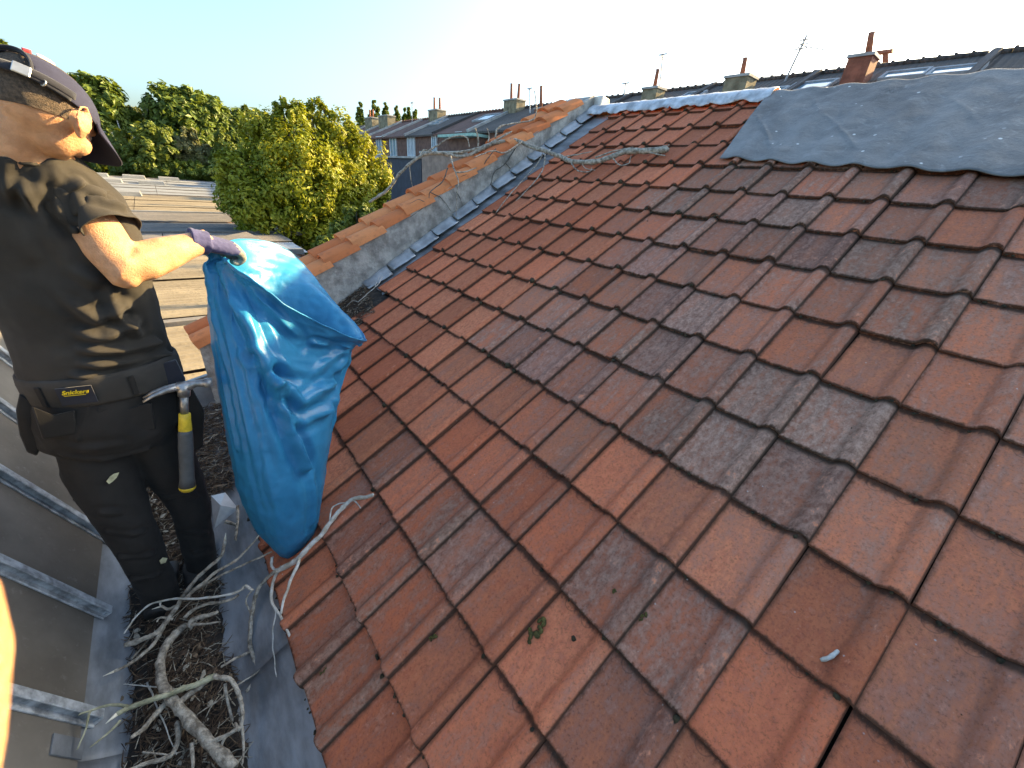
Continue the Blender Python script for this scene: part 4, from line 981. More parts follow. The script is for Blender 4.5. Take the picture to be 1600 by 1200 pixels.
tree('broadleaf_tree', 'pale tree seen in the gap right of the worker\'s visor', (at(218, 240, 75).x, 75, GZ), [lobe(x, y, 75, w_, h) for x, y, w_, h in ((215, 195, 18, 22), (225, 215, 20, 24))], 5000, .42, LM['pale'], None, .3)
Y3 = 53.0
tree('bush', 'rounded green bush beyond the sheds, right of the visor', (at(245, 250, Y3).x, Y3, GZ), [lobe(x, y, Y3, w_, h) for x, y, w_, h in ((240, 225, 26, 26), (258, 240, 24, 26), (228, 248, 26, 22), (248, 210, 18, 16), (250, 262, 34, 14))], 15000, .22, LM['mid'], 'shrubs beyond the sheds', .12, .1, 'bush')
tree('bush', 'yellow lime bush just right of the cap visor', (at(195, 240, 54).x, 54, GZ), [lobe(x, y, 54, w_, h) for x, y, w_, h in ((195, 228, 18, 20), (185, 242, 20, 18), (206, 246, 14, 18), (195, 262, 24, 14))], 9000, .22, LM['lime'], 'shrubs beyond the sheds', .1, .1, 'bush')
tree('bush', 'straw coloured feathery bush between green bush and dark tree', (at(300, 245, Y3).x, Y3, GZ), [lobe(x, y, Y3, w_, h) for x, y, w_, h in ((296, 222, 13, 18), (290, 240, 18, 20), (314, 243, 18, 16), (326, 256, 14, 14))], 9000, .21, LM['pale'], 'shrubs beyond the sheds', .1, .4, 'bush')
tree('bush', 'lime green pointed bush against the dark tree', (at(350, 240, 52).x, 52, GZ), [lobe(x, y, 52, w_, h) for x, y, w_, h in ((348, 222, 10, 18), (356, 240, 16, 16), (344, 250, 14, 14))], 7000, .2, LM['lime'], 'shrubs beyond the sheds', .1, .4, 'bush')
tree('bush', 'dark low bush at the back edge of the sheds', (at(325, 265, 52).x, 52, GZ), [lobe(x, y, 52, w_, h) for x, y, w_, h in ((318, 266, 20, 14), (338, 268, 16, 14), (290, 266, 22, 12), (345, 280, 20, 12))], 8000, .2, LM['dark'], 'shrubs beyond the sheds', .1, .1, 'bush')
for i, (px, pt, hw, lab) in enumerate(((563, 159, 5.5, 'narrow dark poplar, leftmost of the far row'), (586, 160, 9, 'broadest poplar, second from the left in the far row'), (602, 164, 6.5, 'third poplar from the left in the far row'), (620, 168, 6.5, 'fourth poplar from the left in the far row'), (632, 169, 3.5, 'thin dark poplar, fifth in the far row'), (639, 170, 3.5, 'thin poplar, sixth in the far row'), (648, 170, 4.5, 'rightmost poplar of the far row'))):
    Yp = 150; hgt = 205 - pt
    tree('poplar_tree', lab, (at(px, 200, Yp).x, Yp, GZ), [lobe(px + random.uniform(-.8, .8), pt + hgt * f, Yp, hw * w_, hgt * .2) for f, w_ in ((.18, .5), (.36, .8), (.55, 1), (.75, 1), (.95, .9))], 3200, .55, LM['dark'] if i in (0, 4) else LM['mid'], 'far row of poplars', .3, .8)
# flat roofed house left of the bushes, behind the visor
root = empty('flat_roofed_house', at(185, 240, 58), 'pale house with flat roof and terrace rail behind the cap visor', 'house')
a = at(140, 208, 58); b = at(207, 212, 58); mb = MB(); mb.box(((a.x + b.x) / 2 - 1, 60, (GZ + a.z) / 2), (b.x - a.x + 2, 4, a.z - GZ)); mb.build('wall', M['pink_wall'], root)
mb = MB(); mb.box(((a.x + b.x) / 2 - 1, 60, a.z + .1), (b.x - a.x + 3, 5, .35)); mb.build('flat_roof', M['cornice'], root)
for k in range(4): mb = MB(); mb.box((b.x - .8 - k * 1.1, 58.5, a.z + .9), (.08, .08, 1.4)); mb.build('rail_post', M['zinc'], root)
DEBUG = False

# ------------------------------------------------------------------ the worker
M['skin'] = simple('skin', (.54, .265, .14), .5, .2, 26, .4, 220, (.64, .335, .185), spec=.3)
M['skin'].node_tree.nodes['Principled BSDF'].inputs['Subsurface Weight'].default_value = .25
M['skin'].node_tree.nodes['Principled BSDF'].inputs['Subsurface Radius'].default_value = (.012, .005, .003)
M['skin'].node_tree.nodes['Principled BSDF'].inputs['Subsurface Scale'].default_value = 1.0
M['hair'] = simple('cropped_hair', (.060, .040, .026), .8, .4, 160, .6, 400, (.13, .085, .055))
def cloth(name, col, rough=.9, scale=900, sheen=.25):
    t = NT(name); c = t.coord(); n1 = t.noise(c, 9, 5, .6); n2 = t.noise(c, scale, 2, .6)
    t.set(Base_Color=t.mix(t.ramp(n1, .3, .7), tuple(x * .8 for x in col), tuple(x * 1.25 for x in col)), Roughness=rough); t.b.inputs['Sheen Weight'].default_value = sheen
    t.b.inputs['Specular IOR Level'].default_value = .25
    t.bump(t.math('ADD', n2, t.math('MULTIPLY', t.noise(c, 45, 4), 1.2)), .25, .003); return t.m
M['shirt'] = cloth('black_jersey', (.031, .027, .023), sheen=.04); M['trouser'] = cloth('black_canvas', (.019, .017, .0155), .9, 700, .03); M['belt'] = cloth('charcoal_webbing', (.040, .036, .032), .85, 500, .03)
M['cap'] = cloth('navy_cotton', (.024, .026, .052), sheen=.04); M['cap_dark'] = cloth('navy_band', (.014, .015, .022)); M['knit'] = cloth('knit_navy', (.050, .050, .115), .9, 420, .15); M['coat'] = simple('latex_coating', (.19, .185, .165), .7, .3, 40, .4, 160)
M['yellow_paint'] = simple('yellow_print', (.72, .50, .02), .5, .08, 20); M['stain'] = simple('pale_paint_smear', (.42, .40, .25), .7, .3, 60); M['steel'] = simple('tool_steel', (.30, .29, .28), .38, .35, 40, .2, 120, (.48, .46, .44), .75)
M['grip'] = simple('grey_rubber', (.075, .08, .082), .6, .2, 30, .2, 120); M['yellow_rubber'] = simple('yellow_rubber', (.62, .42, .035), .5, .2, 60); M['buckle'] = simple('buckle_metal', (.50, .50, .47), .35, .15, 30, 0, 40, None, .7)
M['boot'] = simple('dark_leather', (.02, .018, .016), .6, .3, 20, .3, 80); M['red_thread'] = simple('red_thread', (.5, .03, .04), .8, .1, 50); M['eye'] = simple('eye_white', (.7, .68, .64), .3, .05, 10)
root_p = empty('person', (-.3, 1.56, GF), 'person in black t-shirt, dark work trousers and navy cap holding up the bag', 'person')
SD = Vector((1, -.10, .03)).normalized()                     # the worker's right
hip = at(175, 655, 1.60); waist = at(162, 574, 1.62); mid = at(136, 500, 1.63); chest = at(88, 395, 1.62); shl = at(50, 298, 1.58); nb = at(24, 218, 1.535)
hc = at(66, 174, 1.50)                                       # head centre
HF = Vector((.40, .74, -.56)).normalized(); HS = HF.cross(Vector((0, 0, 1))).normalized(); HS = (HS + Vector((0, 0, -.10))).normalized(); HF = (HF - HS * HF.dot(HS)).normalized(); HT = HS.cross(HF)
rs = at(128, 318, 1.57); re_ = at(188, 420, 1.50); rw = at(312, 378, 1.62)
ls = at(-105, 350, 1.67); le = Vector((-.56, 1.82, -.42)); lw = Vector((-.36, 2.02, -.50))
def body():
    mb = MB()
    mb.tube([hip, waist, mid, chest, shl, nb], [(.15, .10), (.14, .095), (.14, .095), (.155, .10), (.15, .075), (.07, .06)], 20, SD)
    mb.tube([shl, nb, nb.lerp(hc, .45), hc], [(.085, .07), (.068, .066), (.058, .060), (.058, .066)], 20, SD)            # neck
    # head: cranium, jaw, cheek, chin, nose, brow
    A = (HS, HF, HT)
    mb.ball(hc + HF * .0 + HT * .022, (.074, .092, .086), A, 24, 16)
    mb.ball(hc + HF * .024 - HT * .032, (.055, .053, .052), A, 20, 12)
    mb.ball(hc + HF * .054 - HT * .062, (.022, .018, .018), A, 14, 10)
    for s in (-1, 1): mb.ball(hc + HS * (.038 * s) + HF * .054 - HT * .030, (.022, .022, .028), A, 14, 10); mb.ball(hc + HS * (.034 * s) + HF * .080 + HT * .018, (.020, .010, .008), A, 12, 8)
    mb.tube([hc + HF * .084 + HT * .012, hc + HF * .098 - HT * .012, hc + HF * .106 - HT * .030, hc + HF * .088 - HT * .038], [(.007, .010), (.009, .010), (.012, .010), (.012, .006)], 10, HS)
    mb.tube([hc + HF * .078 - HT * .056 - HS * .022, hc + HF * .088 - HT * .054, hc + HF * .078 - HT * .056 + HS * .022], [(.004, .003), (.007, .007), (.004, .003)], 8)
    for s in (-1, 1):                                        # ears: shell with rim and lobe
        e = hc + HS * (.076 * s) - HF * .006 - HT * .012; B = ((HS * s - HF * .45).normalized(), (HF + HS * s * .45).normalized(), HT)
        mb.ball(e + HS * (.004 * s), (.009, .019, .030), B, 14, 10); mb.ball(e - HT * .024 + HF * .004, (.008, .011, .013), B, 12, 8)
        rim = [e + B[0] * .010 + HF * (.010) - HT * .006, e + B[0] * .012 + HF * .014 + HT * .016, e + B[0] * .014 - HF * .002 + HT * .031, e + B[0] * .015 - HF * .018 + HT * .020, e + B[0] * .013 - HF * .019 - HT * .004, e + B[0] * .009 - HF * .008 - HT * .024]
        mb.tube(catmull(rim, 4), .0046, 8)
    # arms
    k1 = rs.lerp(re_, .5)
    mb.tube([shl.lerp(rs, .5), rs, rs.lerp(re_, .35) + Vector((0, -.004, 0)), rs.lerp(re_, .72), re_, re_.lerp(rw, .22), re_.lerp(rw, .5), re_.lerp(rw, .8), rw, rw + (rw - re_).normalized() * .03],
            [(.06, .06), (.062, .066), (.054, .060), (.050, .056), (.047, .052), (.049, .054), (.045, .048), (.034, .037), (.029, .033), (.028, .032)], 20)
    mb.ball(re_ + Vector((.006, -.008, -.018)), .034, None, 14, 10)
    mb.tube([shl.lerp(ls, .5), ls, ls.lerp(le, .5), le, le.lerp(lw, .4), lw, lw + (lw - le).normalized() * .05], [.055, .058, .050, .044, .042, .029, .026], 16)
    for pts, rd in LEGS: mb.tube(pts, [(a * .86, b * .86) for a, b in rd], 18, SD)
    me = remeshed(mb, .0052, 5, .5); me.materials.append(M['skin'])
    creases(me, [([re_.lerp(rw, .15) + Vector((0, -.05, .02)), re_.lerp(rw, .7) + Vector((0, -.035, .01))], .016, .003)], .0012, 16)
    link('body', me, None, root_p)
lk = at(197, 812, 1.53); rk = at(298, 790, 1.62)
LEGS = [([at(150, 668, 1.60), at(158, 730, 1.58), at(180, 780, 1.55), lk, at(222, 865, 1.53), at(246, 915, 1.54), at(254, 945, 1.55)], [(.088, .10), (.090, .098), (.078, .088), (.068, .078), (.060, .068), (.056, .062), (.058, .066)]),
        ([at(236, 668, 1.62), at(262, 720, 1.62), at(284, 760, 1.62), rk, at(308, 840, 1.62), at(316, 885, 1.62), at(318, 915, 1.62)], [(.085, .10), (.082, .092), (.070, .080), (.062, .072), (.056, .062), (.052, .058), (.054, .062)])]
body()
def plane_cut(me, p, n, rad):
    import bmesh
    bm = bmesh.new(); bm.from_mesh(me); dl = [v for v in bm.verts if (v.co - p).dot(n) > 0 and (v.co - p).length < rad]
    bmesh.ops.delete(bm, geom=dl, context='VERTS')
    for v in bm.verts:
        if v.is_boundary and (v.co - p).length < rad * 1.2: v.co -= n * (v.co - p).dot(n)
    bm.to_mesh(me); bm.free(); me.update()
def shirt():
    mb = MB()
    mb.tube([waist - (mid - waist) * .28, waist, waist.lerp(mid, .35), mid, mid.lerp(chest, .5), chest, chest.lerp(shl, .6), shl, nb.lerp(shl, .42), nb - Vector((0, 0, .006))],
            [(.172, .128), (.176, .132), (.172, .130), (.170, .128), (.176, .128), (.182, .125), (.182, .112), (.168, .100), (.120, .090), (.080, .074)], 26, SD)
    mb.tube([nb.lerp(shl, .35) + SD * .02, nb.lerp(rs, .5) + Vector((0, 0, .004)), rs + Vector((0, 0, .012))], [(.074, .06), (.062, .06), (.05, .055)], 18)
    h2 = ls.lerp(le, .55); mb.tube([shl.lerp(ls, .35), ls, h2], [(.078, .080), (.075, .080), (.073, .078)], 20)
    me = remeshed(mb, .0056, 5, .5)
    plane_cut(me, waist - (mid - waist) * .22, (waist - mid).normalized(), .4)
    d = (re_ - rs).normalized(); hem = at(171, 362, 1.525); sl_ = MB()
    pts = catmull([shl.lerp(rs, .55) + Vector((0, 0, .012)), rs.lerp(shl, .12) + Vector((0, 0, .006)), rs + Vector((.006, 0, -.012)), rs.lerp(hem, .6), hem], 14); n_ = len(pts)
    rr = [(float(np.interp(i / (n_ - 1), [0, .25, .5, .75, 1], [.060, .071, .072, .071, .074])), float(np.interp(i / (n_ - 1), [0, .25, .5, .75, 1], [.064, .078, .080, .079, .083]))) for i in range(n_)]
    sl_.tube(pts, rr, 72, None, 0, False); sm_ = sl_.mesh('sl', True)
    import bmesh
    bm = bmesh.new(); bm.from_mesh(me); bm.from_mesh(sm_); bm.to_mesh(me); bm.free(); me.polygons.foreach_set('use_smooth', np.full(len(me.polygons), True)); me.update()
    q = lambda *a: [at(x, y, z) for x, y, z in a]
    L = [ # folds: from the armpit across the back, at the waist, on the sleeve and the shoulder
        (q((195, 478, 1.52), (150, 500, 1.50), (95, 470, 1.48), (50, 430, 1.47)), .011, .012), (q((215, 505, 1.53), (160, 530, 1.50), (95, 520, 1.48), (30, 490, 1.47)), .010, .012), (q((245, 535, 1.55), (190, 548, 1.51), (110, 550, 1.48), (30, 535, 1.47)), .009, .013),
        (q((270, 552, 1.57), (200, 566, 1.51), (120, 574, 1.48), (50, 572, 1.47)), .008, .012), (q((230, 560, 1.54), (160, 588, 1.50), (60, 590, 1.48)), .007, .009), (q((150, 440, 1.50), (110, 420, 1.48), (70, 360, 1.47), (40, 300, 1.48)), .013, .010),
        (q((118, 360, 1.50), (92, 330, 1.49), (84, 300, 1.50), (92, 270, 1.52)), .009, .014), (q((112, 330, 1.50), (104, 300, 1.50), (130, 285, 1.50), (160, 300, 1.50)), .008, .010), (q((20, 250, 1.49), (12, 280, 1.48), (8, 320, 1.47)), .009, .012), (q((45, 255, 1.49), (38, 285, 1.48), (45, 330, 1.47)), .008, .012), (q((62, 262, 1.49), (60, 290, 1.48), (66, 320, 1.47)), .007, .010),
        (q((130, 345, 1.49), (160, 330, 1.49), (185, 335, 1.50)), .007, .009), (q((120, 360, 1.49), (160, 348, 1.48), (195, 355, 1.49)), .006, .008), (q((140, 310, 1.5), (170, 312, 1.5), (192, 322, 1.52)), .008, .008), (q((170, 450, 1.52), (180, 490, 1.51), (215, 520, 1.53)), .010, .010), (q((0, 400, 1.46), (50, 460, 1.46), (110, 505, 1.47)), .012, .008)]
    creases(me, [(a, b * 1.25, c * 1.45) for a, b, c in L], .006, 6, (1, 1, 1.4)); me.materials.append(M['shirt']); o = link('t_shirt', me, None, root_p); sdm = o.modifiers.new('t', 'SOLIDIFY'); sdm.thickness = .003
shirt()
def trousers():
    mb = MB()
    mb.tube([hip - Vector((0, 0, .085)), hip - Vector((0, 0, .03)), hip + Vector((0, 0, .02)), waist - Vector((0, 0, .015)), waist + Vector((0, 0, .03))], [(.13, .115), (.172, .135), (.172, .132), (.165, .122), (.160, .118)], 26, SD)
    for pts, rd in LEGS: mb.tube(pts, rd, 20, SD)
    me = remeshed(mb, .0062, 6, .5); q = lambda *a: [at(x, y, z) for x, y, z in a]
    L = [(q((60, 690, 1.50), (120, 705, 1.47), (190, 690, 1.48)), .010, .009), (q((90, 715, 1.5), (150, 720, 1.48), (230, 700, 1.5)), .008, .008), (q((160, 800, 1.47), (200, 805, 1.45), (240, 800, 1.48)), .009, .009), (q((170, 830, 1.47), (210, 835, 1.46), (250, 825, 1.48)), .008, .010), (q((190, 870, 1.47), (230, 868, 1.47), (265, 858, 1.48)), .008, .011), (q((205, 905, 1.48), (240, 900, 1.47), (280, 890, 1.49)), .007, .012), (q((265, 840, 1.56), (300, 832, 1.55), (335, 835, 1.57)), .008, .010), (q((285, 870, 1.56), (320, 862, 1.55), (345, 866, 1.57)), .007, .010), (q((250, 780, 1.56), (290, 770, 1.54), (325, 778, 1.56)), .008, .008), (q((120, 690, 1.48), (145, 620, 1.49)), .004, .004)]
    creases(me, L, .004, 12); me.materials.append(M['trouser']); tr = link('trousers', me, None, root_p)
    # wide waistband with loops, patch and lettering
    ring = []; n = 40; mb = MB()
    def wb(a, z, off): 
        c = waist + Vector((0, 0, z)); return c + SD * ((.169 + off) * math.cos(a)) + Vector((.1, 1, 0)).normalized() * ((.127 + off) * math.sin(a))
    vs = []; fs = []
    for i in range(n):
        a = i / n * 6.2832
        for z, of in ((-.058, .006), (-.050, .010), (.0, .010), (.018, .008), (.024, .003)): vs.append(wb(a, z, of))
    for i in range(n):
        for j in range(4): a = i * 5 + j; b = (i + 1) % n * 5 + j; fs.append((a, b, b + 1, a + 1))
    mb.add(vs, fs); bl = mb.build('waistband', M['belt'], root_p, True); sd = bl.modifiers.new('t', 'SOLIDIFY'); sd.thickness = .004; sd.offset = 1
    def ang(px):   # angle on the band facing the viewer at a picture column
        best = min((abs(project(wb(a, -.02, .012))[0] - px), a) for a in np.linspace(math.pi, 2 * math.pi, 160)); return best[1]
    for px in (208, 68): 
        a = ang(px); mb = MB(); c = wb(a, -.02, .016); t_ = (wb(a + .05, 0, 0) - wb(a - .05, 0, 0)).normalized(); nr = t_.cross(Vector((0, 0, 1)))
        mb.box(c, (.014, .062, .005), (t_, Vector((0, 0, 1)), nr)); o = mb.build('belt_loop', M['trouser'], bl); o.modifiers.new('b', 'BEVEL').width = .0015
    a = ang(122); c = wb(a, -.018, .0165); t_ = (wb(a + .05, 0, 0) - wb(a - .05, 0, 0)).normalized(); nr = t_.cross(Vector((0, 0, 1))); nr = nr if nr.y < 0 else -nr
    mb = MB(); mb.box(c, (.075, .052, .003), (t_, Vector((0, 0, 1)), nr)); pt = mb.build('label_patch', M['cap_dark'], bl)
    cu = bpy.data.curves.new('lettering', 'FONT'); cu.body = 'Snickers'; cu.size = .0165; cu.shear = .35; cu.align_x = 'CENTER'; cu.extrude = .0006; cu.offset = .0004
    tmp = bpy.data.objects.new('tmp', cu); COL.objects.link(tmp); dg = bpy.context.evaluated_depsgraph_get(); me = bpy.data.meshes.new_from_object(tmp.evaluated_get(dg)); bpy.data.objects.remove(tmp)
    zz = Vector((0, 0, 1)); xx = zz.cross(nr).normalized(); mtx = Matrix((xx, zz, nr)).transposed().to_4x4(); mtx.translation = c + nr * .003 + zz * .006; me.transform(mtx); me.materials.clear(); link('lettering', me, M['yellow_paint'], pt)
    mb = MB(); mb.box(c + nr * .0028 + zz * .002 - xx * .002, (.045, .0016, .001), (xx, zz, nr)); mb.build('underline', M['yellow_paint'], pt)
    # pockets: two back pockets, hanging holster pouches, hammer holder
    def pouch(name, outline, Y, th, mat, parent=root_p, lab=None):
        fr = [at(x, y, Y) for x, y in outline]; c = sum(fr, Vector()) / len(fr); v = c.normalized(); n_ = len(fr)
        vs = [p + v * th for p in fr] + [c.lerp(p, .93) for p in fr] + [c - v * (th * .25)]
        fs = [(i, (i + 1) % n_, n_ + (i + 1) % n_, n_ + i) for i in range(n_)] + [(n_ + i, n_ + (i + 1) % n_, 2 * n_) for i in range(n_)] + [tuple(range(n_ - 1, -1, -1))]
        o = MB().add(vs, fs).build(name, mat, parent, True); o.data.set_sharp_from_angle(angle=R(40)); o.modifiers.new('b', 'BEVEL').width = .003; return o
    pouch('holster_pouch', [(30, 612), (48, 622), (60, 655), (70, 690), (58, 714), (42, 708), (30, 680), (24, 640)], 1.56, .05, M['trouser'])
    pouch('holster_pouch', [(92, 712), (112, 730), (128, 760), (138, 778), (128, 786), (114, 784), (110, 762), (98, 740)], 1.55, .04, M['trouser'])
    pouch('hammer_holder', [(250, 566), (275, 560), (290, 590), (292, 606), (262, 614), (254, 606)], 1.53, .05, M['cap_dark'])
    pouch('holder_strap', [(276, 604), (300, 604), (320, 640), (318, 700), (296, 712), (280, 690), (276, 640)], 1.555, .05, M['trouser'])
    pouch('back_pocket', [(48, 634), (84, 648), (118, 640), (122, 680), (66, 688)], 1.482, .02, M['trouser'], tr)
    pouch('back_pocket', [(146, 634), (190, 640), (238, 628), (246, 672), (158, 684)], 1.482, .02, M['trouser'], tr)
    for pts, Y in (([(166, 752), (172, 744), (178, 740), (186, 738), (182, 746), (176, 752), (170, 756)], None), ([(249, 876), (254, 871), (261, 872), (258, 879), (251, 881)], None)):
        mb = MB(); P, N_ = get_vn(me0 := tr.data); c = at(*pts[0], 1.0).normalized(); vs = []
        for x, y in pts:
            d = np.array(at(x, y, 1.0).normalized()); t_ = P @ d; dist = np.linalg.norm(P - t_[:, None] * d, axis=1); k = np.where(dist < .012)[0]; k = k[np.argmin(t_[k])]; vs.append(Vector(d) * float(t_[k] - .0045))
        mb.add(vs, [tuple(range(len(vs)))]); o = mb.build('paint_smear', M['stain'], tr); sd = o.modifiers.new('t', 'SOLIDIFY'); sd.thickness = .002
    for i, (pts, rd) in enumerate(LEGS):                      # boots on the gutter floor
        f = pts[-1]; mb = MB(); fx = Vector((.18, 1, 0)).normalized(); b = Vector((f.x, f.y, GF + .012))
        mb.tube([f + Vector((0, 0, .05)), Vector((f.x, f.y, GF + .085)), b + Vector((0, 0, .045))], [(.046, .054), (.046, .056), (.047, .058)], 16, SD)
        mb.tube([b - fx * .075 + Vector((0, 0, .035)), b + Vector((0, 0, .045)), b + fx * .10 + Vector((0, 0, .038)), b + fx * .18 + Vector((0, 0, .026))], [(.034, .030), (.045, .042), (.048, .032), (.034, .018)], 14, (1, 0, 0))
        me = remeshed(mb, .007, 4); link('boot', me, M['boot'], root_p)
def project(p):
    q = p.dot(CF); return p.dot(CX) / q * FPX + 800, p.dot(CD) / q * FPX + 600
trousers()
def cap():
    cc = hc + HT * .026; R0 = (.083, .101, .080)
    def dome(th, ph, k=1.0):  # th from top, ph 0 = front
        return cc + HF * (R0[1] * k * math.sin(th) * math.cos(ph)) + HS * (R0[0] * k * math.sin(th) * math.sin(ph)) + HT * (R0[2] * k * math.cos(th) - .004)
    nt_, np_ = 22, 72; vs = []; fs = []; TM = 1.70
    for i in range(nt_ + 1):
        th = TM * i / nt_
        for j in range(np_):
            ph = j / np_ * 6.2832; seam = 1 + .006 * abs(math.sin(3 * ph)) ** .3 + .006 * mn.noise(dome(th, ph) * 16)
            vs.append(dome(th, ph, seam * (1 if i else 1)))
    def hole(th, ph):
        d = abs(((ph - math.pi + math.pi) % 6.2832) - math.pi); return (d / .52) ** 2 + ((TM - .16 - th) / .62) ** 2 < 1 and th < TM - .17
    for i in range(nt_):
        for j in range(np_):
            th = TM * (i + .5) / nt_; ph = (j + .5) / np_ * 6.2832
            if hole(th, ph): continue
            fs.append((i * np_ + j, (i + 1) * np_ + j, (i + 1) * np_ + (j + 1) % np_, i * np_ + (j + 1) % np_))
    cp = link('cap', np_mesh('cap', [tuple(v) for v in vs], fs), M['cap'], root_p); sd = cp.modifiers.new('t', 'SOLIDIFY'); sd.thickness = .003; sd.offset = 1; ss = cp.modifiers.new('s', 'SUBSURF'); ss.levels = 1; ss.render_levels = 1
    ring = []                                                  # taped edge of the rear opening
    for k in range(25):
        a = math.pi * k / 24; ring.append(dome(TM - .17 - .60 * math.sin(a), math.pi + .52 * math.cos(a), 1.045))
    mb = MB(); mb.tube(ring, (.0050, .0030), 8); mb.build('opening_binding', M['cap_dark'], cp, True)
    mb = MB(); st = [dome(TM - .085, math.pi + q, 1.045) for q in np.linspace(.75, -1.15, 26)]; mb.tube(st, (.0105, .0026), 8, HT); mb.build('strap', M['cap_dark'], cp, True)
    mb = MB(); st = [dome(TM - .12 - .03 * k / 10, math.pi - .45 - .075 * k, 1.07) for k in range(11)]; mb.tube(st, (.0085, .0026), 8, HT); mb.build('strap_tail', M['cap_dark'], cp, True)
    def plate(ph, w_, h, k, mat, nm, par):
        c = dome(TM - .085, ph, k); t_ = (dome(TM - .085, ph + .02, 1) - dome(TM - .085, ph - .02, 1)).normalized(); u_ = (HT - t_ * HT.dot(t_)).normalized(); mb = MB(); mb.box(c, (w_, h, .004), (t_, u_, t_.cross(u_))); o = mb.build(nm, mat, par); o.modifiers.new('b', 'BEVEL').width = .0015; return o
    plate(math.pi - .40, .026, .022, 1.085, M['buckle'], 'buckle', cp)
    c = dome(TM - .01, math.pi - .72, 1.07); mb = MB(); mb.tube([c + HT * (.006 * math.cos(a)) + (HF * .4 - HS * .9).normalized() * (.006 * math.sin(a)) for a in np.linspace(0, 6.283, 17)], .0016, 6); mb.build('eyelet_ring', M['buckle'], cp, True)
    # embroidered stroke near the crown
    mb = MB(); mb.tube([dome(.62 - .05 * k, math.pi - .35 - .10 * k, 1.035) for k in range(6)], (.004, .0016), 6); mb.build('white_embroidery', M['frame_white'], cp, True)
    mb = MB(); mb.tube([dome(.70 - .02 * k, math.pi + .0 - .05 * k, 1.035) for k in range(5)], (.005, .0016), 6); mb.build('red_embroidery', M['red_thread'], cp, True)
    mb = MB(); mb.ball(dome(0, 0, 1.02), (.008, .008, .004), (HS, HF, HT), 10, 6); mb.build('top_button', M['cap'], cp, True)
    # curved visor
    vs = []; fs = []; ni, nj = 16, 30
    for i in range(ni + 1):
        s = i / ni
        for j in range(nj + 1):
            ph = -1.30 + 2.6 * j / nj; e = max(0, 1 - (abs(ph) / 1.32) ** 2.6); b = dome(1.52, ph, 1.005); ln = .082 * e ** .55
            p = b + HF * (ln * s * (1 - .0)) + HS * (ln * s * .22 * math.sin(ph)) - HT * (s * ln * .30)
            x = (p - cc).dot(HS); p -= HT * (x * x * 3.4 * (.25 + .75 * s)); vs.append(p)
    for i in range(ni):
        for j in range(nj): a = i * (nj + 1) + j; fs.append((a, a + 1, a + nj + 2, a + nj + 1))
    o = link('visor', np_mesh('visor', [tuple(v) for v in vs], fs), M['cap'], cp); sd = o.modifiers.new('t', 'SOLIDIFY'); sd.thickness = .0045
    # cropped hair below and inside the opening
    mb = MB(); vs = []; fs = []; n1, n2 = 12, 40
    for i in range(n1 + 1):
        for j in range(n2 + 1):
            ph = math.pi - 1.55 + 3.1 * j / n2; th = .75 + (1.25 + .30 * math.cos(ph - math.pi)) * i / n1
            vs.append(hc + HT * .022 + HF * (.0935 * math.sin(th) * math.cos(ph)) + HS * (.0752 * math.sin(th) * math.sin(ph)) + HT * (.0875 * math.cos(th)))
    for i in range(n1):
        for j in range(n2): a = i * (n2 + 1) + j; fs.append((a, a + 1, a + n2 + 2, a + n2 + 1))
    link('hair', np_mesh('hair', [tuple(v) for v in vs], fs), M['hair'], root_p)
    for s in (-1, 1): mb = MB(); mb.ball(hc + HS * (.031 * s) + HF * .076 + HT * .004, .010, (HS, HF, HT), 12, 8); mb.build('eye', M['eye'], root_p, True)
cap()
def glove(name, wrist, direction, up, holds):
    d = direction.normalized(); sd_ = d.cross(up).normalized(); u = sd_.cross(d)
    mb = MB(); mb.tube([wrist - d * .028, wrist, wrist + d * .02], [(.036, .040), (.035, .038), (.036, .040)], 18, u)                        # knitted cuff
    mb.tube([wrist + d * .012, wrist + d * .04, wrist + d * .075, wrist + d * .092], [(.024, .036), (.022, .042), (.020, .043), (.015, .038)], 18, u)   # palm
    for k, (off, ln) in enumerate(((-.031, .9), (-.010, 1.0), (.011, .95), (.030, .78))):       # four fingers curled down round the gathered plastic
        b = wrist + d * .082 + sd_ * off; f = [b, b + d * .026 * ln - u * .004, b + d * .040 * ln - u * .026 * ln, b + d * .024 * ln - u * .046 * ln, b + d * .002 - u * .044 * ln]
        mb.tube(catmull(f, 4), [.0118] * 8 + [.0108] * 5 + [.0095] * 4, 10)
    th = [wrist + d * .025 - sd_ * .036 - u * .006, wrist + d * .048 - sd_ * .044 - u * .024, wrist + d * .070 - sd_ * .030 - u * .040, wrist + d * .084 - sd_ * .012 - u * .046]
    mb.tube(catmull(th, 4), [.0145] * 5 + [.013] * 4 + [.011] * 4, 10)
    me = remeshed(mb, .0032, 3, .5); me.materials.append(M['knit']); me.materials.append(M['coat'])
    C_ = np.array([p.center[:] for p in me.polygons]) - np.array(wrist); al = C_ @ np.array(d); uu = C_ @ np.array(u)
    mask = (al + uu * -.9 > .094) | ((uu < -.013) & (al > .02))
    me.polygons.foreach_set('material_index', mask.astype(np.int32)); me.update(); creases(me, [], .0016, 60); link(name, me, None, root_p)
HD = (Vector((1, .25, -.28))).normalized()
glove('glove', rw, HD, Vector((-.1, -.35, 1)).normalized(), True)
glove('glove', lw, (lw - le).normalized(), Vector((0, 0, 1)), False)

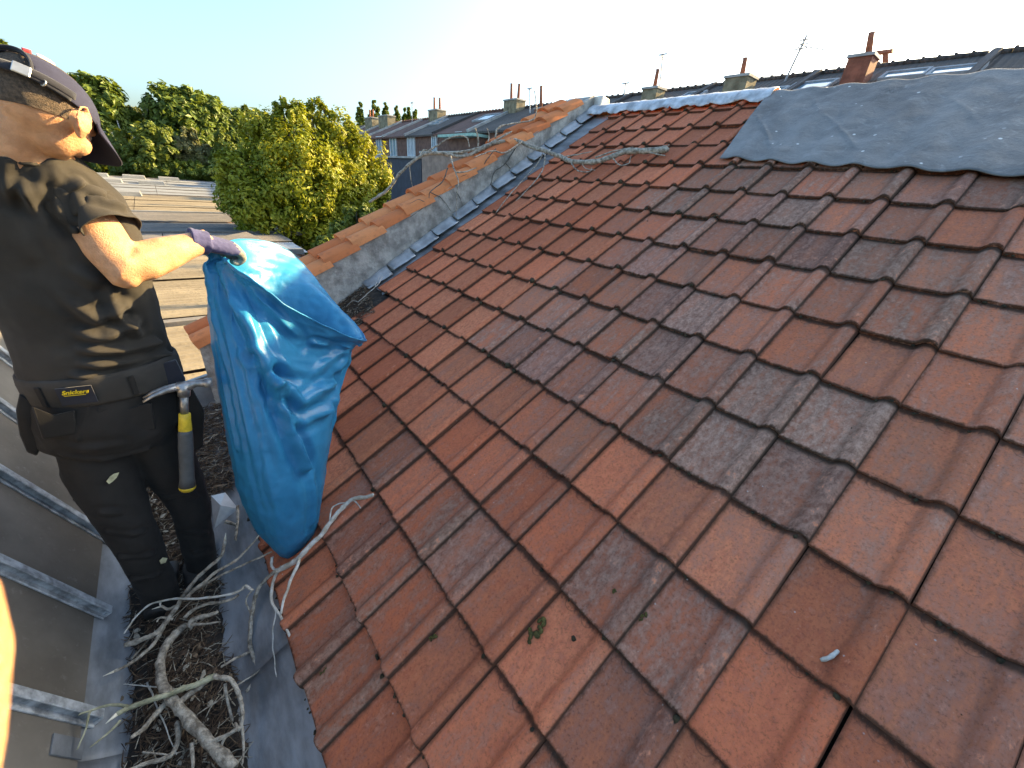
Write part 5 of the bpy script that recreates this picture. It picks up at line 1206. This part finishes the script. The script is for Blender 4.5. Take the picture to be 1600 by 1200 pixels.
# hammer hanging in its holder at the right hip
def hammer():
    Yh = 1.475; a = at(287, 606, Yh); b = at(293, 766, Yh); root = empty('claw_hammer', b, 'claw hammer with grey and yellow grip hanging at the worker\'s right hip', 'hammer')
    dn = (b - a).normalized(); v = a.normalized(); rt = v.cross(dn); rt = rt if rt.x > 0 else -rt; rt = (rt - dn * rt.dot(dn)).normalized(); bk = dn.cross(rt); L = (b - a).length; s = L / .31
    mb = MB(); f = a + rt * (.058 * s) - dn * (.013 * s)                       # poll, neck, cheek
    mb.tube([f, f - rt * .016 * s + dn * .001, f - rt * .018 * s + dn * .001, f - rt * .034 * s + dn * .002, a + rt * .006 * s - dn * .004 * s, a - rt * .014 * s - dn * .004 * s], [(.0125 * s, .0125 * s), (.0125 * s, .0125 * s), (.0095 * s, .0095 * s), (.009 * s, .0095 * s), (.014 * s, .013 * s), (.011 * s, .012 * s)], 12, dn)
    mb.tube([a + dn * .022 * s, a - dn * .010 * s], [.013 * s, .015 * s], 10)
    for e in (-1, 1):
        mb.tube([a - rt * .010 * s - dn * .004 * s + bk * (.004 * e * s), a - rt * .034 * s + dn * .003 * s + bk * (.007 * e * s), a - rt * .058 * s + dn * .014 * s + bk * (.010 * e * s), a - rt * .076 * s + dn * .028 * s + bk * (.0125 * e * s)], [(.009 * s, .0075 * s), (.0075 * s, .0070 * s), (.005 * s, .0068 * s), (.002 * s, .006 * s)], 10, dn)
    mb.build('head', M['steel'], root, True)
    P = lambda t: a + dn * (L * t)
    mb = MB(); mb.tube([P(.06), P(.25)], [(.0095 * s, .0085 * s), (.0085 * s, .0075 * s)], 10, rt); mb.build('shaft', M['steel'], root, True)
    mb = MB(); mb.tube([P(.23), P(.235), P(.30), P(.38), P(.43)], [(.010 * s, .009 * s), (.0125 * s, .011 * s), (.013 * s, .0115 * s), (.0145 * s, .0125 * s), (.0135 * s, .012 * s)], 14, rt); mb.build('collar', M['yellow_rubber'], root, True)
    mb = MB(); mb.tube([P(.39), P(.42), P(.55), P(.72), P(.88), P(.955)], [(.0140 * s, .0128 * s), (.0155 * s, .0138 * s), (.0165 * s, .0145 * s), (.0162 * s, .014 * s), (.0168 * s, .0145 * s), (.019 * s, .016 * s)], 14, rt); mb.build('grip', M['grip'], root, True)
    mb = MB(); mb.tube([P(.950), P(.975), P(1.0), P(1.01)], [(.0188 * s, .0158 * s), (.0190 * s, .0160 * s), (.014 * s, .012 * s), (.006 * s, .005 * s)], 14, rt); mb.build('butt_cap', M['yellow_rubber'], root, True)
hammer()

# ------------------------------------------------------------------ the blue rubble bag
def bag():
    t = NT('blue_polythene'); c = t.coord(); n1 = t.noise(c, 22, 4, .6, 1.0); n2 = t.noise(c, 75, 3, .6, .8)
    t.set(Base_Color=t.mix(t.ramp(n1, .3, .7), (.009, .215, .41), (.013, .26, .48)), Roughness=.33); t.b.inputs['Specular IOR Level'].default_value = .32
    t.bump(t.math('ADD', t.math('MULTIPLY', n1, .5), t.math('MULTIPLY', n2, .3)), .18, .008)
    tr = t.n('BsdfTranslucent'); tr.inputs[0].default_value = (.01, .24, .45, 1); mx = t.n('MixShader'); mx.inputs[0].default_value = .24
    t.L(t.b.outputs[0], mx.inputs[1]); t.L(tr.outputs[0], mx.inputs[2]); t.L(mx.outputs[0], t.o.inputs[0])
    # control rings from the bottom up; around: hand side, front x3, far corner, back x3   (picture column, row, distance)
    rings = [
        [(436, 868, 1.37), (445, 872, 1.35), (455, 874, 1.35), (464, 872, 1.36), (470, 868, 1.38), (462, 862, 1.42), (452, 860, 1.43), (442, 863, 1.41)],
        [(402, 830, 1.42), (425, 842, 1.33), (455, 848, 1.31), (480, 842, 1.33), (494, 828, 1.40), (478, 815, 1.50), (452, 812, 1.53), (422, 818, 1.50)],
        [(375, 775, 1.46), (405, 785, 1.33), (448, 790, 1.29), (485, 780, 1.32), (506, 760, 1.42), (488, 745, 1.54), (450, 742, 1.59), (405, 752, 1.55)],
        [(357, 700, 1.50), (392, 705, 1.36), (440, 706, 1.32), (490, 700, 1.36), (518, 682, 1.47), (495, 665, 1.62), (445, 660, 1.68), (390, 672, 1.62)],
        [(344, 625, 1.54), (380, 628, 1.40), (430, 625, 1.36), (490, 625, 1.42), (532, 612, 1.55), (500, 585, 1.70), (440, 580, 1.76), (380, 595, 1.68)],
        [(333, 545, 1.57), (366, 545, 1.45), (415, 548, 1.41), (480, 570, 1.47), (545, 558, 1.62), (505, 515, 1.76), (440, 505, 1.82), (375, 520, 1.74)],
        [(325, 465, 1.60), (350, 460, 1.52), (400, 485, 1.48), (470, 535, 1.51), (562, 535, 1.66), (515, 470, 1.82), (445, 445, 1.88), (378, 445, 1.80)],
        [(322, 420, 1.63), (340, 415, 1.58), (396, 446, 1.50), (474, 506, 1.50), (566, 535, 1.66), (516, 468, 1.90), (452, 410, 1.98), (385, 394, 1.88)],
        [(322, 396, 1.655), (338, 394, 1.635), (392, 428, 1.49), (476, 492, 1.48), (570, 530, 1.67), (518, 466, 1.93), (450, 392, 2.02), (378, 374, 1.90)]]
    ctl = [[at(*p) for p in r] for r in rings]; NA, NT_ = 240, 15
    def closed(r):  # closed Catmull-Rom
        o_ = []; n = len(r)
        for i in range(n):
            p0, p1, p2, p3 = r[i - 1], r[i], r[(i + 1) % n], r[(i + 2) % n]
            for k in range(NA // n):
                t_ = k * n / NA; o_.append(.5 * ((2 * p1) + (p2 - p0) * t_ + (2 * p0 - 5 * p1 + 4 * p2 - p3) * t_ * t_ + (3 * p1 - p0 - 3 * p2 + p3) * t_ ** 3))
        return o_
    cr = [closed(r) for r in ctl]; cols = [catmull([cr[j][i] for j in range(len(cr))], NT_) for i in range(NA)]; nr = len(cols[0])
    V_ = np.array([[cols[i][j][:] for i in range(NA)] for j in range(nr)])            # rows x around x 3
    F_ = [(j * NA + i, j * NA + (i + 1) % NA, (j + 1) * NA + (i + 1) % NA, (j + 1) * NA + i) for j in range(nr - 1) for i in range(NA)]
    me = np_mesh('rubble_bag', V_.reshape(-1, 3), F_); P, N = get_vn(me)
    J = np.repeat(np.arange(nr), NA) / (nr - 1); A_ = np.tile(np.arange(NA), nr) / NA
    hand = np.array(at(334, 392, 1.64)); D = np.zeros(len(P)); dist = np.linalg.norm(P - hand, axis=1)
    g = np.random.default_rng(21); ax = np.array(CX); ay = np.array(CD); q = P - hand; ang = np.arctan2(q @ ay, q @ ax)
    front = np.clip(1.25 - np.abs(A_ - .22) / .26, 0, 1); back = np.clip(1.25 - np.abs(A_ - .75) / .22, 0, 1)
    # the film is made of flat facets meeting in soft ridges: cells long in the pull direction, shorter where it is slack
    def cells(Q, n, seed):   # distance to the nearest of n scattered points: crisp ridges where cells meet
        r = np.random.default_rng(seed); C_ = r.uniform(Q.min(0), Q.max(0), (n, Q.shape[1])); f1 = np.sqrt(((Q[:, None, :] - C_[None]) ** 2).sum(2).min(1)); return f1 / f1.mean() - 1
    polar = np.stack([ang * .55, dist * .35], 1); plain = np.stack([q @ ax, q @ ay], 1) + .25 * (A_ > .5)[:, None]
    slack = np.clip((A_ - .16) / .14, 0, 1) * np.clip(1.3 - np.abs(A_ - .36) / .22, 0, 1) * np.clip((J - .30) / .2, 0, 1)
    warp = np.array([mn.noise(Vector(v_) * 5) for v_ in P]); polar[:, 0] += .05 * warp; plain += .02 * warp[:, None]
    D += cells(polar, 26, 3) * .011 * np.clip(dist / .12, 0, 1) * np.clip(1.25 - dist / .8, .12, 1) * (.45 + .55 * front) * (1 - .7 * back)
    D += cells(plain, 55, 5) * .016 * (.10 + .90 * slack)
    D += cells(plain, 260, 8) * .0055 * (.22 + .78 * slack) * np.clip(J * 8, 0, 1)
    D += cells(plain, 900, 9) * .0018 * np.clip(J * 8, 0, 1)
    D = np.clip(D, -.035, .045)
    set_v(me, P + N * D[:, None])
    qv = lambda *a: [at(x, y, z) for x, y, z in a]
    def pleats(lines):
        P, N = get_vn(me); D = np.zeros(len(P))
        for pts, wd, h in lines:
            d_ = seg_dist(P, [tuple(p) for p in pts]); D += h * np.maximum(0, 1 - d_ / wd) ** 1.3 - .5 * h * np.maximum(0, 1 - np.abs(d_ - 1.7 * wd) / wd)
        set_v(me, P + N * D[:, None])
    pleats([(qv((345, 410, 1.60), (385, 500, 1.46), (432, 610, 1.37), (478, 730, 1.33)), .022, .030), (qv((340, 405, 1.62), (362, 470, 1.50), (400, 560, 1.43), (430, 640, 1.37)), .014, .014), (qv((336, 405, 1.62), (346, 470, 1.55), (366, 560, 1.46), (392, 680, 1.37), (420, 790, 1.33)), .014, .014), (qv((330, 410, 1.63), (338, 500, 1.57), (352, 600, 1.49), (372, 700, 1.42)), .012, .012), (qv((400, 560, 1.43), (425, 680, 1.35), (452, 800, 1.31)), .016, .012), (qv((352, 402, 1.60), (410, 470, 1.48), (480, 540, 1.48)), .016, .016),
            (qv((430, 598, 1.38), (470, 628, 1.40), (525, 598, 1.52)), .024, .030), (qv((395, 555, 1.43), (450, 590, 1.40), (500, 592, 1.46), (540, 560, 1.58)), .020, -.026), (qv((450, 640, 1.35), (480, 664, 1.36), (518, 640, 1.46)), .020, .022), (qv((470, 690, 1.33), (492, 750, 1.33), (490, 815, 1.34)), .020, .014), (qv((490, 535, 1.52), (530, 545, 1.56), (562, 532, 1.66)), .012, .016)])
    me.materials.append(t.m); root = link('rubble_bag', me); sd = root.modifiers.new('t', 'SOLIDIFY'); sd.thickness = .0012
    tag(root, 'large open blue plastic rubble sack held up by the worker', 'bag')
    mb = MB(); bt = [at(*p) for p in rings[0]]; c = sum(bt, Vector()) / 8; mb.add([Vector(v) for v in cr[0]] + [c - Vector((0, 0, .006))], [((i + 1) % NA, i, NA) for i in range(NA)]); mb.build('bottom_seal', t.m, root, True)
    # rolled rim
    mb = MB(); P2, _ = get_vn(me); rim = [Vector(p) for p in P2[-NA:]]; mb.tube(rim + [rim[0]], (.0032, .0032), 6); mb.build('rim', t.m, root, True)
bag()

# ------------------------------------------------------------------ the photographer's fingertip in front of the lens edge
tip = (CX * (-176 - 800) + CD * (850 - 600) + CF * 622) * (.028 / 622); ax_ = (CD * .97 - CX * .17).normalized(); mb = MB()
mb.tube([tip, tip + ax_ * .0015, tip + ax_ * .0045, tip + ax_ * .010, tip + ax_ * .018, tip + ax_ * .030, tip + ax_ * .045 - CX * .006, tip + ax_ * .06 - CX * .016, tip + ax_ * .075 - CX * .03], [(.0015, .0015), (.0036, .0034), (.0056, .0052), (.0070, .0064), (.0075, .0068), (.0076, .007), (.0082, .0075), (.0085, .008), (.009, .009)], 24, CF)
me = remeshed(mb, .0007, 4); o = link('fingertip', me, M['skin'])
if DEBUG: pj = [project(v.co) for v in me.vertices if v.co.dot(CF) > .004]; print('FINGER', max(pj), min(pj, key=lambda a: a[1]))
tag(o, 'blurred orange fingertip of the photographer at the lower left edge', 'finger')
